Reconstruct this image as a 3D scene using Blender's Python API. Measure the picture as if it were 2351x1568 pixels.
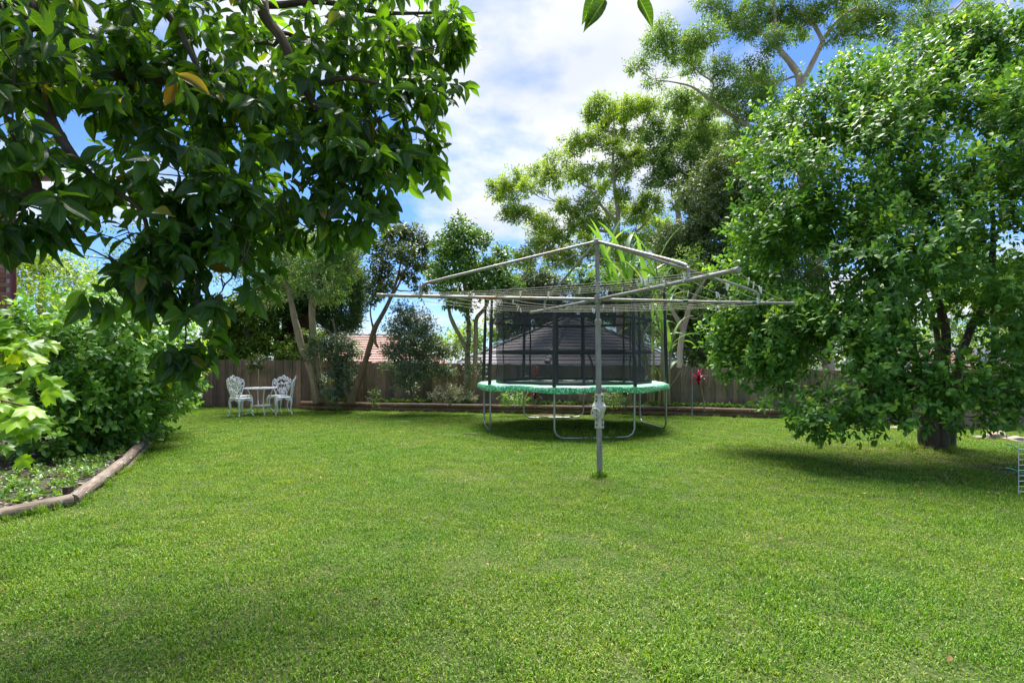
import bpy, math, random
import numpy as np
from mathutils import Vector, Matrix, noise

for o in list(bpy.data.objects):
    bpy.data.objects.remove(o, do_unlink=True)
SC = bpy.context.scene
COL = SC.collection

# ------------------------------------------------------------------ camera
EYE, FPX, CXP, HZ = 1.33, 1272.0, 1175.5, 828.0      # eye height; focal length, centre and horizon in 2351-px units
cam_d = bpy.data.cameras.new('camera')
cam = bpy.data.objects.new('camera', cam_d)
COL.objects.link(cam)
cam.location = (0, 0, EYE)
cam.rotation_euler = (math.radians(90), 0, 0)
cam_d.sensor_width = 36.0
cam_d.lens = 36.0 * FPX / 2351.0
cam_d.shift_y = 44.0 / 2351.0
cam_d.clip_start = 0.05
cam_d.clip_end = 2000
SC.camera = cam

# ------------------------------------------------------------------ sky and sun
TO_SUN = Vector((0.03, 0.42, 0.90)).normalized()
SUN_EL = math.asin(TO_SUN.z)
SUN_AZ = math.atan2(TO_SUN.x, TO_SUN.y)
W = bpy.data.worlds.new('World')
SC.world = W
W.use_nodes = True
nt = W.node_tree
nt.nodes.clear()
def wn(t, **k):
    n = nt.nodes.new(t)
    for a, b in k.items(): setattr(n, a, b)
    return n
L = nt.links.new
out = wn('ShaderNodeOutputWorld'); bg = wn('ShaderNodeBackground')
sky = wn('ShaderNodeTexSky', sky_type='NISHITA', sun_disc=False, sun_elevation=SUN_EL, sun_rotation=SUN_AZ,
         air_density=1.0, dust_density=0.25, ozone_density=2.0)
tc = wn('ShaderNodeTexCoord')
sep = wn('ShaderNodeSeparateXYZ'); L(tc.outputs['Generated'], sep.inputs[0])
def wmath(op, a, b=None, clamp=False):
    n = wn('ShaderNodeMath', operation=op); n.use_clamp = clamp
    for i, v in enumerate((a, b)):
        if v is None: continue
        if isinstance(v, (int, float)): n.inputs[i].default_value = v
        else: L(v, n.inputs[i])
    return n.outputs[0]
zc = wmath('MAXIMUM', sep.outputs[2], 0.0)
den = wmath('ADD', zc, 0.22)
cx = wmath('DIVIDE', sep.outputs[0], den); cy = wmath('DIVIDE', sep.outputs[1], den)
cmb = wn('ShaderNodeCombineXYZ'); L(cx, cmb.inputs[0]); L(cy, cmb.inputs[1])
mp = wn('ShaderNodeMapping'); L(cmb.outputs[0], mp.inputs[0])
mp.inputs['Location'].default_value = (-11.07, 5.097, 9.477)
n1 = wn('ShaderNodeTexNoise'); L(mp.outputs[0], n1.inputs['Vector'])
n1.inputs['Scale'].default_value = 1.0; n1.inputs['Detail'].default_value = 9; n1.inputs['Roughness'].default_value = 0.53
n1.inputs['Distortion'].default_value = 0.1
cr = wn('ShaderNodeValToRGB'); L(n1.outputs[0], cr.inputs[0])
cr.color_ramp.elements[0].position = 0.505; cr.color_ramp.elements[0].color = (0, 0, 0, 1)
cr.color_ramp.elements[1].position = 0.60; cr.color_ramp.elements[1].color = (1, 1, 1, 1)
n2 = wn('ShaderNodeTexNoise'); L(mp.outputs[0], n2.inputs['Vector'])
n2.inputs['Scale'].default_value = 2.6; n2.inputs['Detail'].default_value = 7
cr2 = wn('ShaderNodeValToRGB'); L(n2.outputs[0], cr2.inputs[0])
cr2.color_ramp.elements[0].position = 0.30; cr2.color_ramp.elements[0].color = (2.35, 2.5, 2.75, 1)
cr2.color_ramp.elements[1].position = 0.66; cr2.color_ramp.elements[1].color = (3.25, 3.25, 3.25, 1)
skyc = wn('ShaderNodeMix', data_type='RGBA', blend_type='MULTIPLY'); skyc.inputs[0].default_value = 1.0
L(sky.outputs[0], skyc.inputs[6]); skyc.inputs[7].default_value = (0.27, 0.38, 0.56, 1)
mixc = wn('ShaderNodeMix', data_type='RGBA'); L(cr.outputs[0], mixc.inputs[0])
L(skyc.outputs[2], mixc.inputs[6]); L(cr2.outputs[0], mixc.inputs[7])
L(mixc.outputs[2], bg.inputs[0])
bg.inputs[1].default_value = 0.12
L(bg.outputs[0], out.inputs[0])

sl = bpy.data.lights.new('sun', 'SUN')
sl.energy = 4.0
sl.angle = math.radians(32)
sl.color = (1.0, 0.955, 0.88)
sun = bpy.data.objects.new('sun', sl)
COL.objects.link(sun)
sun.rotation_euler = TO_SUN.to_track_quat('Z', 'Y').to_euler()
sun.location = (0, 0, 30)

SC.view_settings.view_transform = 'Standard'
SC.view_settings.look = 'None'
SC.view_settings.exposure = 1.62
SC.view_settings.gamma = 1.0
SC.view_settings.use_curve_mapping = False
SC.render.engine = 'CYCLES'
SC.cycles.max_bounces = 8
SC.cycles.diffuse_bounces = 3
SC.cycles.glossy_bounces = 2
SC.cycles.transmission_bounces = 4
SC.cycles.transparent_max_bounces = 16
SC.cycles.use_denoising = True

# ------------------------------------------------------------------ helpers
def P(px, py, Y):
    """point at depth Y seen at (px, py) of the 2351-px wide photograph"""
    return Vector(((px - CXP) / FPX * Y, Y, EYE + (HZ - py) / FPX * Y))
def c1(x, y): return (x / 2.0333, y / 2.0333)
def c2(x, y): return ((1500 + x / 1.202) / 1.47, (y / 1.202) / 1.47)
def c3(x, y): return ((800 + x / 2.612) / 1.47, (750 + y / 2.612) / 1.47)
def c4(x, y): return ((1600 + x / 2.612) / 1.47, (750 + y / 2.612) / 1.47)
def sstep(a, b, x):
    t = min(1.0, max(0.0, (x - a) / (b - a))); return t * t * (3 - 2 * t)

def tag(o, label=None, cat=None, group=None, kind=None):
    if label: o['label'] = label
    if cat: o['category'] = cat
    if group: o['group'] = group
    if kind: o['kind'] = kind
    return o
def thing(name, label, cat, loc=(0, 0, 0), rz=0.0, group=None):
    e = bpy.data.objects.new(name, None)
    COL.objects.link(e)
    e.empty_display_size = 0.2
    e.location = loc; e.rotation_euler = (0, 0, rz)
    return tag(e, label, cat, group)
def link(name, me, parent=None, world=True):
    o = bpy.data.objects.new(name, me)
    COL.objects.link(o)
    if parent is not None:
        o.parent = parent
        if world and parent.type == 'EMPTY':
            o.matrix_parent_inverse = (Matrix.Translation(parent.location) @ parent.rotation_euler.to_matrix().to_4x4()).inverted()
    return o

class MB:
    def __init__(s): s.v = []; s.f = []; s.uv = None
    def add(s, vs, fs):
        b = len(s.v); s.v += [tuple(x) for x in vs]; s.f += [tuple(i + b for i in f) for f in fs]; return s
    def box(s, c, d, rot=None, taper=1.0):
        x, y, z = d[0] / 2, d[1] / 2, d[2] / 2
        vs = [Vector((i * x, j * y, k * z)) for k in (-1, 1) for j in (-1, 1) for i in (-1, 1)]
        if rot is not None: vs = [rot @ q for q in vs]
        vs = [q + Vector(c) for q in vs]
        return s.add(vs, [(0, 2, 3, 1), (4, 5, 7, 6), (0, 1, 5, 4), (2, 6, 7, 3), (0, 4, 6, 2), (1, 3, 7, 5)])
    def tube(s, pts, rad, seg=8, cap=True, wob=0.0, closed=False):
        pts = [Vector(p) for p in pts]; n = len(pts)
        if not hasattr(rad, '__len__'): rad = [rad] * n
        b = len(s.v); prevx = None
        for i, p in enumerate(pts):
            if closed: t = pts[(i + 1) % n] - pts[i - 1]
            else: t = pts[min(i + 1, n - 1)] - pts[max(i - 1, 0)]
            if t.length < 1e-9: t = Vector((0, 0, 1))
            t.normalize()
            if prevx is None:
                a = Vector((1, 0, 0)) if abs(t.x) < 0.8 else Vector((0, 1, 0))
                x = (a - t * a.dot(t)).normalized()
            else:
                x = prevx - t * prevx.dot(t)
                x = x.normalized() if x.length > 1e-6 else prevx
            prevx = x; y = t.cross(x)
            for k in range(seg):
                a = 2 * math.pi * k / seg
                r = rad[i]
                if wob: r *= 1 + wob * noise.noise(Vector((p.x * 3 + math.cos(a) * 2, p.y * 3 + math.sin(a) * 2, p.z * 2.2)))
                q = p + x * (math.cos(a) * r) + y * (math.sin(a) * r)
                s.v.append((q.x, q.y, q.z))
        m = n if closed else n - 1
        for i in range(m):
            j = (i + 1) % n
            for k in range(seg):
                k2 = (k + 1) % seg
                s.f.append((b + i * seg + k, b + i * seg + k2, b + j * seg + k2, b + j * seg + k))
        if cap and not closed:
            s.f.append(tuple(b + k for k in reversed(range(seg))))
            s.f.append(tuple(b + (n - 1) * seg + k for k in range(seg)))
        return s
    def lathe(s, prof, c=(0, 0, 0), seg=20, axis=None):
        b = len(s.v); c = Vector(c)
        R = axis.to_track_quat('Z', 'Y').to_matrix() if axis is not None else Matrix.Identity(3)
        for r, z in prof:
            for k in range(seg):
                a = 2 * math.pi * k / seg
                q = R @ Vector((r * math.cos(a), r * math.sin(a), z)) + c
                s.v.append((q.x, q.y, q.z))
        for i in range(len(prof) - 1):
            for k in range(seg):
                k2 = (k + 1) % seg
                s.f.append((b + i * seg + k, b + i * seg + k2, b + (i + 1) * seg + k2, b + (i + 1) * seg + k))
        s.f.append(tuple(b + k for k in reversed(range(seg))))
        s.f.append(tuple(b + (len(prof) - 1) * seg + k for k in range(seg)))
        return s
    def mesh(s, name, mat, smooth=False):
        me = bpy.data.meshes.new(name)
        me.from_pydata(s.v, [], s.f)
        if mat is not None: me.materials.append(mat)
        if smooth:
            me.polygons.foreach_set('use_smooth', [True] * len(me.polygons))
            me.set_sharp_from_angle(angle=math.radians(45))
        me.update()
        return me
    def build(s, name, mat, parent=None, smooth=True, world=True):
        return link(name, s.mesh(name, mat, smooth), parent, world)

def spline(pts, n=6):
    """Catmull-Rom through (point[, radius]) tuples"""
    pts = [tuple(p) for p in pts]
    out = []
    for i in range(len(pts) - 1):
        p0 = np.array(pts[max(i - 1, 0)], float); p1 = np.array(pts[i], float)
        p2 = np.array(pts[i + 1], float); p3 = np.array(pts[min(i + 2, len(pts) - 1)], float)
        for k in range(n):
            t = k / n
            out.append(0.5 * (2 * p1 + (p2 - p0) * t + (2 * p0 - 5 * p1 + 4 * p2 - p3) * t * t + (3 * p1 - p0 - 3 * p2 + p3) * t ** 3))
    out.append(np.array(pts[-1], float))
    return out

# ------------------------------------------------------------------ materials
def newmat(name):
    m = bpy.data.materials.new(name); m.use_nodes = True
    t = m.node_tree; t.nodes.clear()
    o = t.nodes.new('ShaderNodeOutputMaterial'); b = t.nodes.new('ShaderNodeBsdfPrincipled')
    t.links.new(b.outputs[0], o.inputs[0])
    return m, t, b, o
def ramp(t, src, stops, interp='LINEAR'):
    r = t.nodes.new('ShaderNodeValToRGB'); t.links.new(src, r.inputs[0])
    e = r.color_ramp.elements
    r.color_ramp.interpolation = interp
    while len(e) < len(stops): e.new(0.5)
    for k, (p, c) in enumerate(stops):
        e[k].position = p; e[k].color = (*c, 1)
    return r.outputs[0]
def tnoise(t, scale, detail=4, rough=0.55, vec=None, dist=0.0, stretch=None, coord='Object'):
    n = t.nodes.new('ShaderNodeTexNoise'); n.inputs['Scale'].default_value = scale
    n.inputs['Detail'].default_value = detail; n.inputs['Roughness'].default_value = rough; n.inputs['Distortion'].default_value = dist
    if vec is None:
        c = t.nodes.new('ShaderNodeTexCoord'); vec = c.outputs[coord]
    if stretch:
        mp = t.nodes.new('ShaderNodeMapping'); t.links.new(vec, mp.inputs[0]); mp.inputs['Scale'].default_value = stretch; vec = mp.outputs[0]
    t.links.new(vec, n.inputs['Vector'])
    return n.outputs[0]
def worldpos(t):
    return t.nodes.new('ShaderNodeNewGeometry').outputs['Position']
def mixrgb(t, fac, a, b, blend='MIX'):
    m = t.nodes.new('ShaderNodeMix'); m.data_type = 'RGBA'; m.blend_type = blend
    for i, v in ((0, fac), (6, a), (7, b)):
        if isinstance(v, (int, float)): m.inputs[i].default_value = v
        elif isinstance(v, tuple): m.inputs[i].default_value = (*v, 1)
        else: t.links.new(v, m.inputs[i])
    return m.outputs[2]
def bump(t, b, h, strength=0.3, dist=0.01):
    n = t.nodes.new('ShaderNodeBump'); n.inputs['Strength'].default_value = strength; n.inputs['Distance'].default_value = dist
    t.links.new(h, n.inputs['Height']); t.links.new(n.outputs[0], b.inputs['Normal'])
def attr(t, name):
    a = t.nodes.new('ShaderNodeAttribute'); a.attribute_name = name; return a.outputs['Fac']

def leafmat(name, stops, rough=0.42, transl=0.35, tcol=(1.5, 1.35, 0.6), spec=0.5, midrib=None, nscale=1.1, nvar=0.35):
    m, t, b, o = newmat(name)
    col = ramp(t, attr(t, 'rnd'), stops)
    nz = tnoise(t, nscale, 2, vec=worldpos(t))
    var = ramp(t, nz, [(0.3, (0.72, 0.75, 0.75)), (0.7, (1.2, 1.15, 1.1))])
    col = mixrgb(t, nvar / 0.5 if nvar < 0.5 else 1.0, col, mixrgb(t, 1.0, col, var, 'MULTIPLY'))
    if midrib is not None:
        uv = t.nodes.new('ShaderNodeUVMap'); uv.uv_map = 'leafuv'
        sp = t.nodes.new('ShaderNodeSeparateXYZ'); t.links.new(uv.outputs[0], sp.inputs[0])
        ab = t.nodes.new('ShaderNodeMath'); ab.operation = 'ABSOLUTE'; t.links.new(sp.outputs[0], ab.inputs[0])
        # side veins: a saw across the blade, swept towards the tip
        sw = t.nodes.new('ShaderNodeMath'); sw.operation = 'MULTIPLY_ADD'; t.links.new(ab.outputs[0], sw.inputs[0]); sw.inputs[1].default_value = -0.16
        t.links.new(sp.outputs[1], sw.inputs[2])
        m9 = t.nodes.new('ShaderNodeMath'); m9.operation = 'MULTIPLY'; t.links.new(sw.outputs[0], m9.inputs[0]); m9.inputs[1].default_value = 9.0
        pp = t.nodes.new('ShaderNodeMath'); pp.operation = 'PINGPONG'; t.links.new(m9.outputs[0], pp.inputs[0]); pp.inputs[1].default_value = 0.5
        v1 = ramp(t, pp.outputs[0], [(0.0, (0.45, 0.45, 0.45)), (0.09, (0, 0, 0))])
        v0 = ramp(t, ab.outputs[0], [(0.03, (1, 1, 1)), (0.10, (0, 0, 0))])
        vv = mixrgb(t, 1.0, v0, v1, 'ADD')
        col = mixrgb(t, vv, col, midrib)
    t.links.new(col, b.inputs['Base Color'])
    b.inputs['Roughness'].default_value = rough
    b.inputs['Specular IOR Level'].default_value = spec
    tr = t.nodes.new('ShaderNodeBsdfTranslucent')
    t.links.new(mixrgb(t, 1.0, col, tcol, 'MULTIPLY'), tr.inputs[0])
    mx = t.nodes.new('ShaderNodeMixShader'); mx.inputs[0].default_value = transl
    t.links.new(b.outputs[0], mx.inputs[1]); t.links.new(tr.outputs[0], mx.inputs[2]); t.links.new(mx.outputs[0], o.inputs[0])
    return m
def barkmat(name, c0, c1, scale=8, stretch=(1, 1, 0.25), rough=0.9, bstr=0.6, moss=None):
    m, t, b, o = newmat(name)
    n = tnoise(t, scale, 6, 0.65, vec=worldpos(t), stretch=stretch)
    col = ramp(t, n, [(0.3, c0), (0.7, c1)])
    if moss is not None:
        mm = tnoise(t, 2.2, 4, vec=worldpos(t)); f = ramp(t, mm, [(0.48, (0, 0, 0)), (0.66, (0.7, 0.7, 0.7))])
        col = mixrgb(t, f, col, moss)
    t.links.new(col, b.inputs['Base Color']); b.inputs['Roughness'].default_value = rough
    b.inputs['Specular IOR Level'].default_value = 0.2
    bump(t, b, n, bstr, 0.02)
    return m
def plain(name, c0, c1=None, scale=6, rough=0.5, metal=0.0, bstr=0.0, detail=5, coord='Object', spec=0.5):
    m, t, b, o = newmat(name)
    if c1 is None: c1 = tuple(x * 0.8 for x in c0)
    n = tnoise(t, scale, detail, coord=coord)
    t.links.new(ramp(t, n, [(0.3, c0), (0.7, c1)]), b.inputs['Base Color'])
    b.inputs['Roughness'].default_value = rough; b.inputs['Metallic'].default_value = metal
    b.inputs['Specular IOR Level'].default_value = spec
    if bstr: bump(t, b, n, bstr, 0.01)
    return m
def objrand(t): return t.nodes.new('ShaderNodeObjectInfo').outputs['Random']

# ------------------------------------------------------------------ leaves
def tpl_small(w=0.42, fold=0.07):
    return (np.array([(0, 0, 0), (w / 2, .48, fold), (0, 1, -.06), (-w / 2, .48, fold)], float), [(0, 1, 2), (0, 2, 3)], None)
def tpl_med(w=0.46):
    a = w / 2
    v = np.array([(0, 0, 0), (0, .5, 0), (0, 1, -.12), (a * .86, .3, .07), (a * .86, .66, .03), (-a * .86, .3, .07), (-a * .86, .66, .03)], float)
    return (v, [(0, 3, 1), (3, 4, 1), (4, 2, 1), (0, 1, 5), (5, 1, 6), (6, 1, 2)], None)
def tpl_grid(prof, nu=2, bend=0.25, fold=0.1, wave=0.03, seed=0):
    """elliptic leaf with midrib fold, bend and wavy margin; prof = [(v, halfwidth)]"""
    r = random.Random(seed); v = []; uv = []; f = []
    ph = r.uniform(0, 6)
    for (t, w) in prof:
        for i in range(-nu, nu + 1):
            u = i / nu
            z = fold * abs(u) * w * 2 - bend * t * t + wave * math.sin(t * 9 + ph + (2 if u > 0 else 0)) * abs(u)
            v.append((u * w, t, z)); uv.append((u, t))
    m = 2 * nu + 1
    for j in range(len(prof) - 1):
        for i in range(2 * nu):
            a = j * m + i
            f.append((a, a + 1, a + m + 1)); f.append((a, a + m + 1, a + m))
    return (np.array(v, float), f, np.array(uv, float))
AVO_PROF = [(0, .006), (.12, .010), (.18, .06), (.28, .14), (.42, .185), (.56, .195), (.70, .17), (.83, .115), (.93, .05), (1, .004)]
def tpl_maple(seed=0, bend=0.25):
    """five pointed lobes with a few teeth, petiole point at the origin"""
    r = random.Random(seed)
    key = [(-150, .30), (-128, .42), (-105, .62), (-92, .56), (-84, .80), (-70, .62), (-60, .70), (-47, 1.0), (-36, .76), (-30, .80), (-20, .66), (-12, .84), (0, 1.14)]
    key = key + [(-a, d) for a, d in reversed(key[:-1])]
    c = np.array((0, .22, 0)); v = [tuple(c)]; uv = [(0, .3)]
    ring = []; mid = []
    for a, d in key:
        d *= r.uniform(.93, 1.07); th = math.radians(a)
        x, y = math.sin(th) * d * .62, .22 + math.cos(th) * d * .62
        z = -bend * (x * x * .8 + max(0, y) ** 2 * .5) + .05 * math.cos(th * 5)
        ring.append((x, y, z)); mid.append((x * .5, .22 + (y - .22) * .5, z * .3 + .02))
    n = len(ring); v += mid + ring; uv += [(m[0], m[1]) for m in mid] + [(q[0], q[1]) for q in ring]
    f = []
    for i in range(n):
        j = (i + 1) % n
        f.append((0, 1 + j, 1 + i))
        f.append((1 + i, 1 + j, 1 + n + j)); f.append((1 + i, 1 + n + j, 1 + n + i))
    return (np.array(v, float), f, np.array(uv, float))

def leaves_mesh(name, mat, tpl, Pn, D, U, S, R, smooth=True):
    tv, tf, tuv = tpl
    N = len(Pn); k = len(tv)
    D = D / np.maximum(np.linalg.norm(D, axis=1, keepdims=True), 1e-9)
    Nn = U - (U * D).sum(1, keepdims=True) * D
    Nn = Nn / np.maximum(np.linalg.norm(Nn, axis=1, keepdims=True), 1e-9)
    X = np.cross(D, Nn)
    s = S[:, None, None]
    V = Pn[:, None, :] + s * (tv[None, :, 0, None] * X[:, None, :] + tv[None, :, 1, None] * D[:, None, :] + tv[None, :, 2, None] * Nn[:, None, :])
    V = V.reshape(-1, 3).astype(np.float32)
    F = np.array(tf, np.int32); nf = len(F)
    F = (F[None] + (np.arange(N, dtype=np.int32) * k)[:, None, None]).reshape(-1)
    me = bpy.data.meshes.new(name)
    me.vertices.add(N * k); me.loops.add(N * nf * 3); me.polygons.add(N * nf)
    me.vertices.foreach_set('co', V.ravel())
    me.polygons.foreach_set('loop_start', np.arange(0, N * nf * 3, 3, dtype=np.int32))
    me.loops.foreach_set('vertex_index', F)
    if smooth: me.polygons.foreach_set('use_smooth', np.ones(N * nf, bool))
    a = me.attributes.new('rnd', 'FLOAT', 'POINT')
    a.data.foreach_set('value', np.repeat(R.astype(np.float32), k))
    if tuv is not None:
        u = me.uv_layers.new(name='leafuv')
        u.data.foreach_set('uv', tuv[(F % k)].astype(np.float32).ravel())
    me.update(calc_edges=True)
    me.materials.append(mat)
    return me

def vnoise(A, f, off):
    return np.array([noise.noise(Vector((x * f + off, y * f - off, z * f + 2 * off))) for x, y, z in A])

def unit(rg, n):
    d = rg.normal(size=(n, 3)); return d / np.linalg.norm(d, axis=1, keepdims=True)

def shoots(blobs, dens, rg, cull=0.0, cf=1.0, rough=0.25, shell=0.28, up=0.4, flat_bottom=0.0):
    """shoot bases and directions through the crown's volume, denser towards the outside, thinned in clumps"""
    B = np.array(blobs, float); pos = []; dirs = []
    for b in B:
        c, r = b[:3], b[3:6]
        area = 4 * math.pi * ((r[0] * r[1]) ** 1.6 / 3 + (r[0] * r[2]) ** 1.6 / 3 + (r[1] * r[2]) ** 1.6 / 3) ** (1 / 1.6)
        n = max(6, int(dens * area))
        d = unit(rg, n)
        if flat_bottom: d[:, 2] = np.where(d[:, 2] < -flat_bottom, -d[:, 2], d[:, 2])
        rad = 1 - np.abs(rg.normal(0, shell, n)); rad = np.clip(rad, 0.12, 1)
        bumpy = 1 + rough * np.array([noise.noise(Vector((q[0] * 2.1 + c[0], q[1] * 2.1 + c[1], q[2] * 2.1 + c[2])) * 1.3) for q in d]) * 1.6
        p = c + d * r * (rad * bumpy)[:, None]
        # drop shoots deep inside other lobes
        q = np.linalg.norm((p[:, None, :] - B[None, :, :3]) / B[None, :, 3:6], axis=2).min(1)
        keep = (q > 0.45) | (rg.random(n) < 0.35)
        pos.append(p[keep]); dirs.append(d[keep])
    pos = np.concatenate(pos); dirs = np.concatenate(dirs)
    if cull:
        nz = vnoise(pos, cf, 3.7)
        k = nz + rg.normal(0, 0.12, len(nz)) > -0.5 + cull
        pos, dirs = pos[k], dirs[k]
    D = dirs + np.array((0, 0, up)) + rg.normal(0, 0.45, pos.shape)
    D /= np.linalg.norm(D, axis=1, keepdims=True)
    return pos, D

def leaf_shoots(pos, D, rg, n, length, spread=1.0, droop=0.2, size=0.1, sj=0.3):
    """n leaves round each shoot"""
    N = len(pos)
    a = np.where(np.abs(D[:, 2:3]) < 0.9, np.array([[0, 0, 1.0]]), np.array([[1.0, 0, 0]]))
    X = np.cross(D, a); X /= np.linalg.norm(X, axis=1, keepdims=True); Y = np.cross(D, X)
    ph = rg.random(N) * 6.28
    Ps, Ds, Us, Ss, Rs = [], [], [], [], []
    base = rg.random(N)
    for i in range(n):
        t = (i + 0.5) / n
        th = ph + 2.4 * i + rg.normal(0, .25, N)
        rad = X * np.cos(th)[:, None] + Y * np.sin(th)[:, None]
        sp = spread * (1.15 - 0.5 * t)
        d = D * (0.55 + 0.3 * t) + rad * sp + np.array((0, 0, -droop)) + rg.normal(0, .18, (N, 3))
        Ps.append(pos + D * (length * (t - 0.3)) + rg.normal(0, length * .06, (N, 3)))
        Ds.append(d); Us.append(D + np.array((0, 0, .7)) + rg.normal(0, .35, (N, 3)))
        Ss.append(size * (1 + rg.normal(0, sj * .6, N)).clip(.5, 1.6) * (1 - .25 * t))
        Rs.append((base * .55 + rg.random(N) * .35 + t * .12).clip(0, 1))
    return (np.concatenate(Ps), np.concatenate(Ds), np.concatenate(Us), np.concatenate(Ss), np.concatenate(Rs))

def blob(px, py, Y, rx, ry=None, rd=None):
    """ellipsoid centred at a pixel and depth, radii in 2351-px at that depth"""
    ry = rx if ry is None else ry
    rd = (rx + ry) / 2 * 1.1 if rd is None else rd
    c = P(px, py, Y); k = Y / FPX
    return (c.x, c.y, c.z, rx * k, rd * k, ry * k)

def grow_limbs(mb, nodes, blobs, rg, rmax=0.06, rmin=0.008, twigs=3, sag=0.12):
    """a curved limb from the nearest lower point of the skeleton into every lobe, with twigs"""
    bl = sorted(blobs, key=lambda b: min((Vector(b[:3]) - n[0]).length for n in nodes))
    for b in bl:
        c = Vector(b[:3])
        best = min(nodes, key=lambda n: (c - n[0]).length + max(0, n[0].z - c.z + 0.1) * 2.0)
        p0, r0 = best
        d = c - p0; ln = d.length
        if ln < 0.05: continue
        r1 = max(rmin, min(rmax, r0 * 0.72, 0.012 + ln * 0.03))
        mid = p0 + d * 0.5 + Vector((0, 0, -sag * ln)) + Vector(rg.normal(0, ln * .07, 3))
        pts = []
        for i in range(7):
            t = i / 6
            q = p0 * (1 - t) ** 2 + mid * 2 * t * (1 - t) + c * t * t
            if 0 < i < 6: q = q + Vector(rg.normal(0, ln * .018, 3))
            pts.append(q)
        rads = [r1 + (rmin * 0.8 - r1) * (i / 6) for i in range(7)]
        mb.tube(pts, rads, 6, wob=0.15)
        for i in range(1, 7): nodes.append((pts[i], rads[i]))
        for k in range(twigs):
            dd = Vector(rg.normal(0, 1, 3)); dd.z = abs(dd.z) * .7
            e = c + Vector((dd.x * b[3], dd.y * b[4], dd.z * b[5])) * 0.6
            s = pts[4 if k % 2 else 5]
            m2 = (s + e) / 2 + Vector(rg.normal(0, .06, 3)) * (e - s).length * 2
            mb.tube([s, m2, e], [rmin * .9, rmin * .7, rmin * .35], 4, cap=False)

def tree(name, label, cat, trunks, blobs, lmat, bmat, tpl, dens, nleaf, slen, lsize, group=None, seed=1, cull=0.15, cf=1.0,
         spread=1.0, droop=0.2, up=0.4, shell=0.28, rough=0.25, rmax=0.06, rmin=0.008, twigs=3, limbs=True, seg=10, sag=0.12,
         flat_bottom=0.0, wob=0.2, crown='crown', limbblobs=None):
    rg = np.random.default_rng(seed)
    t0 = trunks[0][0]
    e = thing(name, label, cat, (t0[0], t0[1], t0[2]), group=group)
    mb = MB(); nodes = []
    for tr in trunks:
        tr = [(q[0], q[1], max(q[2], -.5), q[3]) for q in tr]
        if tr[0][1] > 15.2 and .05 < tr[0][2] < 1.3: tr = [(tr[0][0], tr[0][1], -.4, tr[0][3] * 1.1)] + tr
        sp = spline(tr, 5)
        mb.tube([q[:3] for q in sp], [q[3] for q in sp], seg, wob=wob)
        nodes += [(Vector(q[:3]), q[3]) for q in sp[len(sp) // 4:]]
    if limbs: grow_limbs(mb, nodes, limbblobs or blobs, rg, rmax, rmin, twigs, sag)
    mb.build('trunk', bmat, e)
    pos, D = shoots(blobs, dens, rg, cull, cf, rough, shell, up, flat_bottom)
    me = leaves_mesh(crown, lmat, tpl, *leaf_shoots(pos, D, rg, nleaf, slen, spread, droop, lsize))
    link(crown, me, e)
    return e
def tp(px, py, Y, r):
    q = P(px, py, Y); return (q.x, q.y, q.z, r)
# ================================================================== SETTING
def gz(x, y):
    return 0.02 * noise.noise(Vector((x * .35, y * .35, 1.7))) - 0.2 * sstep(5.5, 11.0, x) * sstep(5, 11, y)
def fence_y(x): return 16.2 - 0.19 * (x + 9)
def fence_top(x): return 1.38 - 0.016 * (x + 9)
def border_y(x): return 15.1 - 0.192 * (x + 5.76)
LEFT_EDGE = [(-5.6, 2.0), (-4.5, 4.1), (-4.01, 5.05), (-4.75, 6.75), (-5.6, 8.45), (-6.67, 10.4), (-8.6, 10.6)]
def left_edge_x(y):
    if y <= LEFT_EDGE[0][1]: return LEFT_EDGE[0][0]
    for (xa, ya), (xb, yb) in zip(LEFT_EDGE, LEFT_EDGE[1:]):
        if ya <= y <= yb: return xa + (xb - xa) * (y - ya) / (yb - ya)
    return -8.9

# --- ground to the horizon
m, t, b, o = newmat('earth')
t.links.new(ramp(t, tnoise(t, .3, 5, vec=worldpos(t)), [(.3, (.045, .06, .025)), (.7, (.07, .075, .04))]), b.inputs['Base Color']); b.inputs['Roughness'].default_value = 1
MB().add([(-300, -60, -.6), (300, -60, -.6), (300, 500, -.6), (-300, 500, -.6)], [(0, 1, 2, 3)]).build('ground', m)['kind'] = 'structure'

# --- lawn thatch under the blades
m, t, b, o = newmat('lawn_thatch')
na = tnoise(t, 45, 5, .7, vec=worldpos(t)); nb = tnoise(t, 1.1, 4, vec=worldpos(t))
c = ramp(t, na, [(.32, (.022, .034, .008)), (.5, (.055, .095, .018)), (.68, (.16, .165, .07))])
c = mixrgb(t, ramp(t, nb, [(.4, (0, 0, 0)), (.7, (.5, .5, .5))]), c, (.10, .10, .045))
t.links.new(c, b.inputs['Base Color']); b.inputs['Roughness'].default_value = 1; b.inputs['Specular IOR Level'].default_value = .1
bump(t, b, na, .8, .02)
mb = MB(); nx, ny = 61, 47
X0, X1, Y0, Y1 = -14, 17, -5, 18
for j in range(ny):
    for i in range(nx):
        x = X0 + (X1 - X0) * i / (nx - 1); y = Y0 + (Y1 - Y0) * j / (ny - 1); mb.v.append((x, y, gz(x, y)))
for j in range(ny - 1):
    for i in range(nx - 1):
        a = j * nx + i; mb.f.append((a, a + 1, a + nx + 1, a + nx))
mb.build('lawn', m)['kind'] = 'structure'

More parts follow.
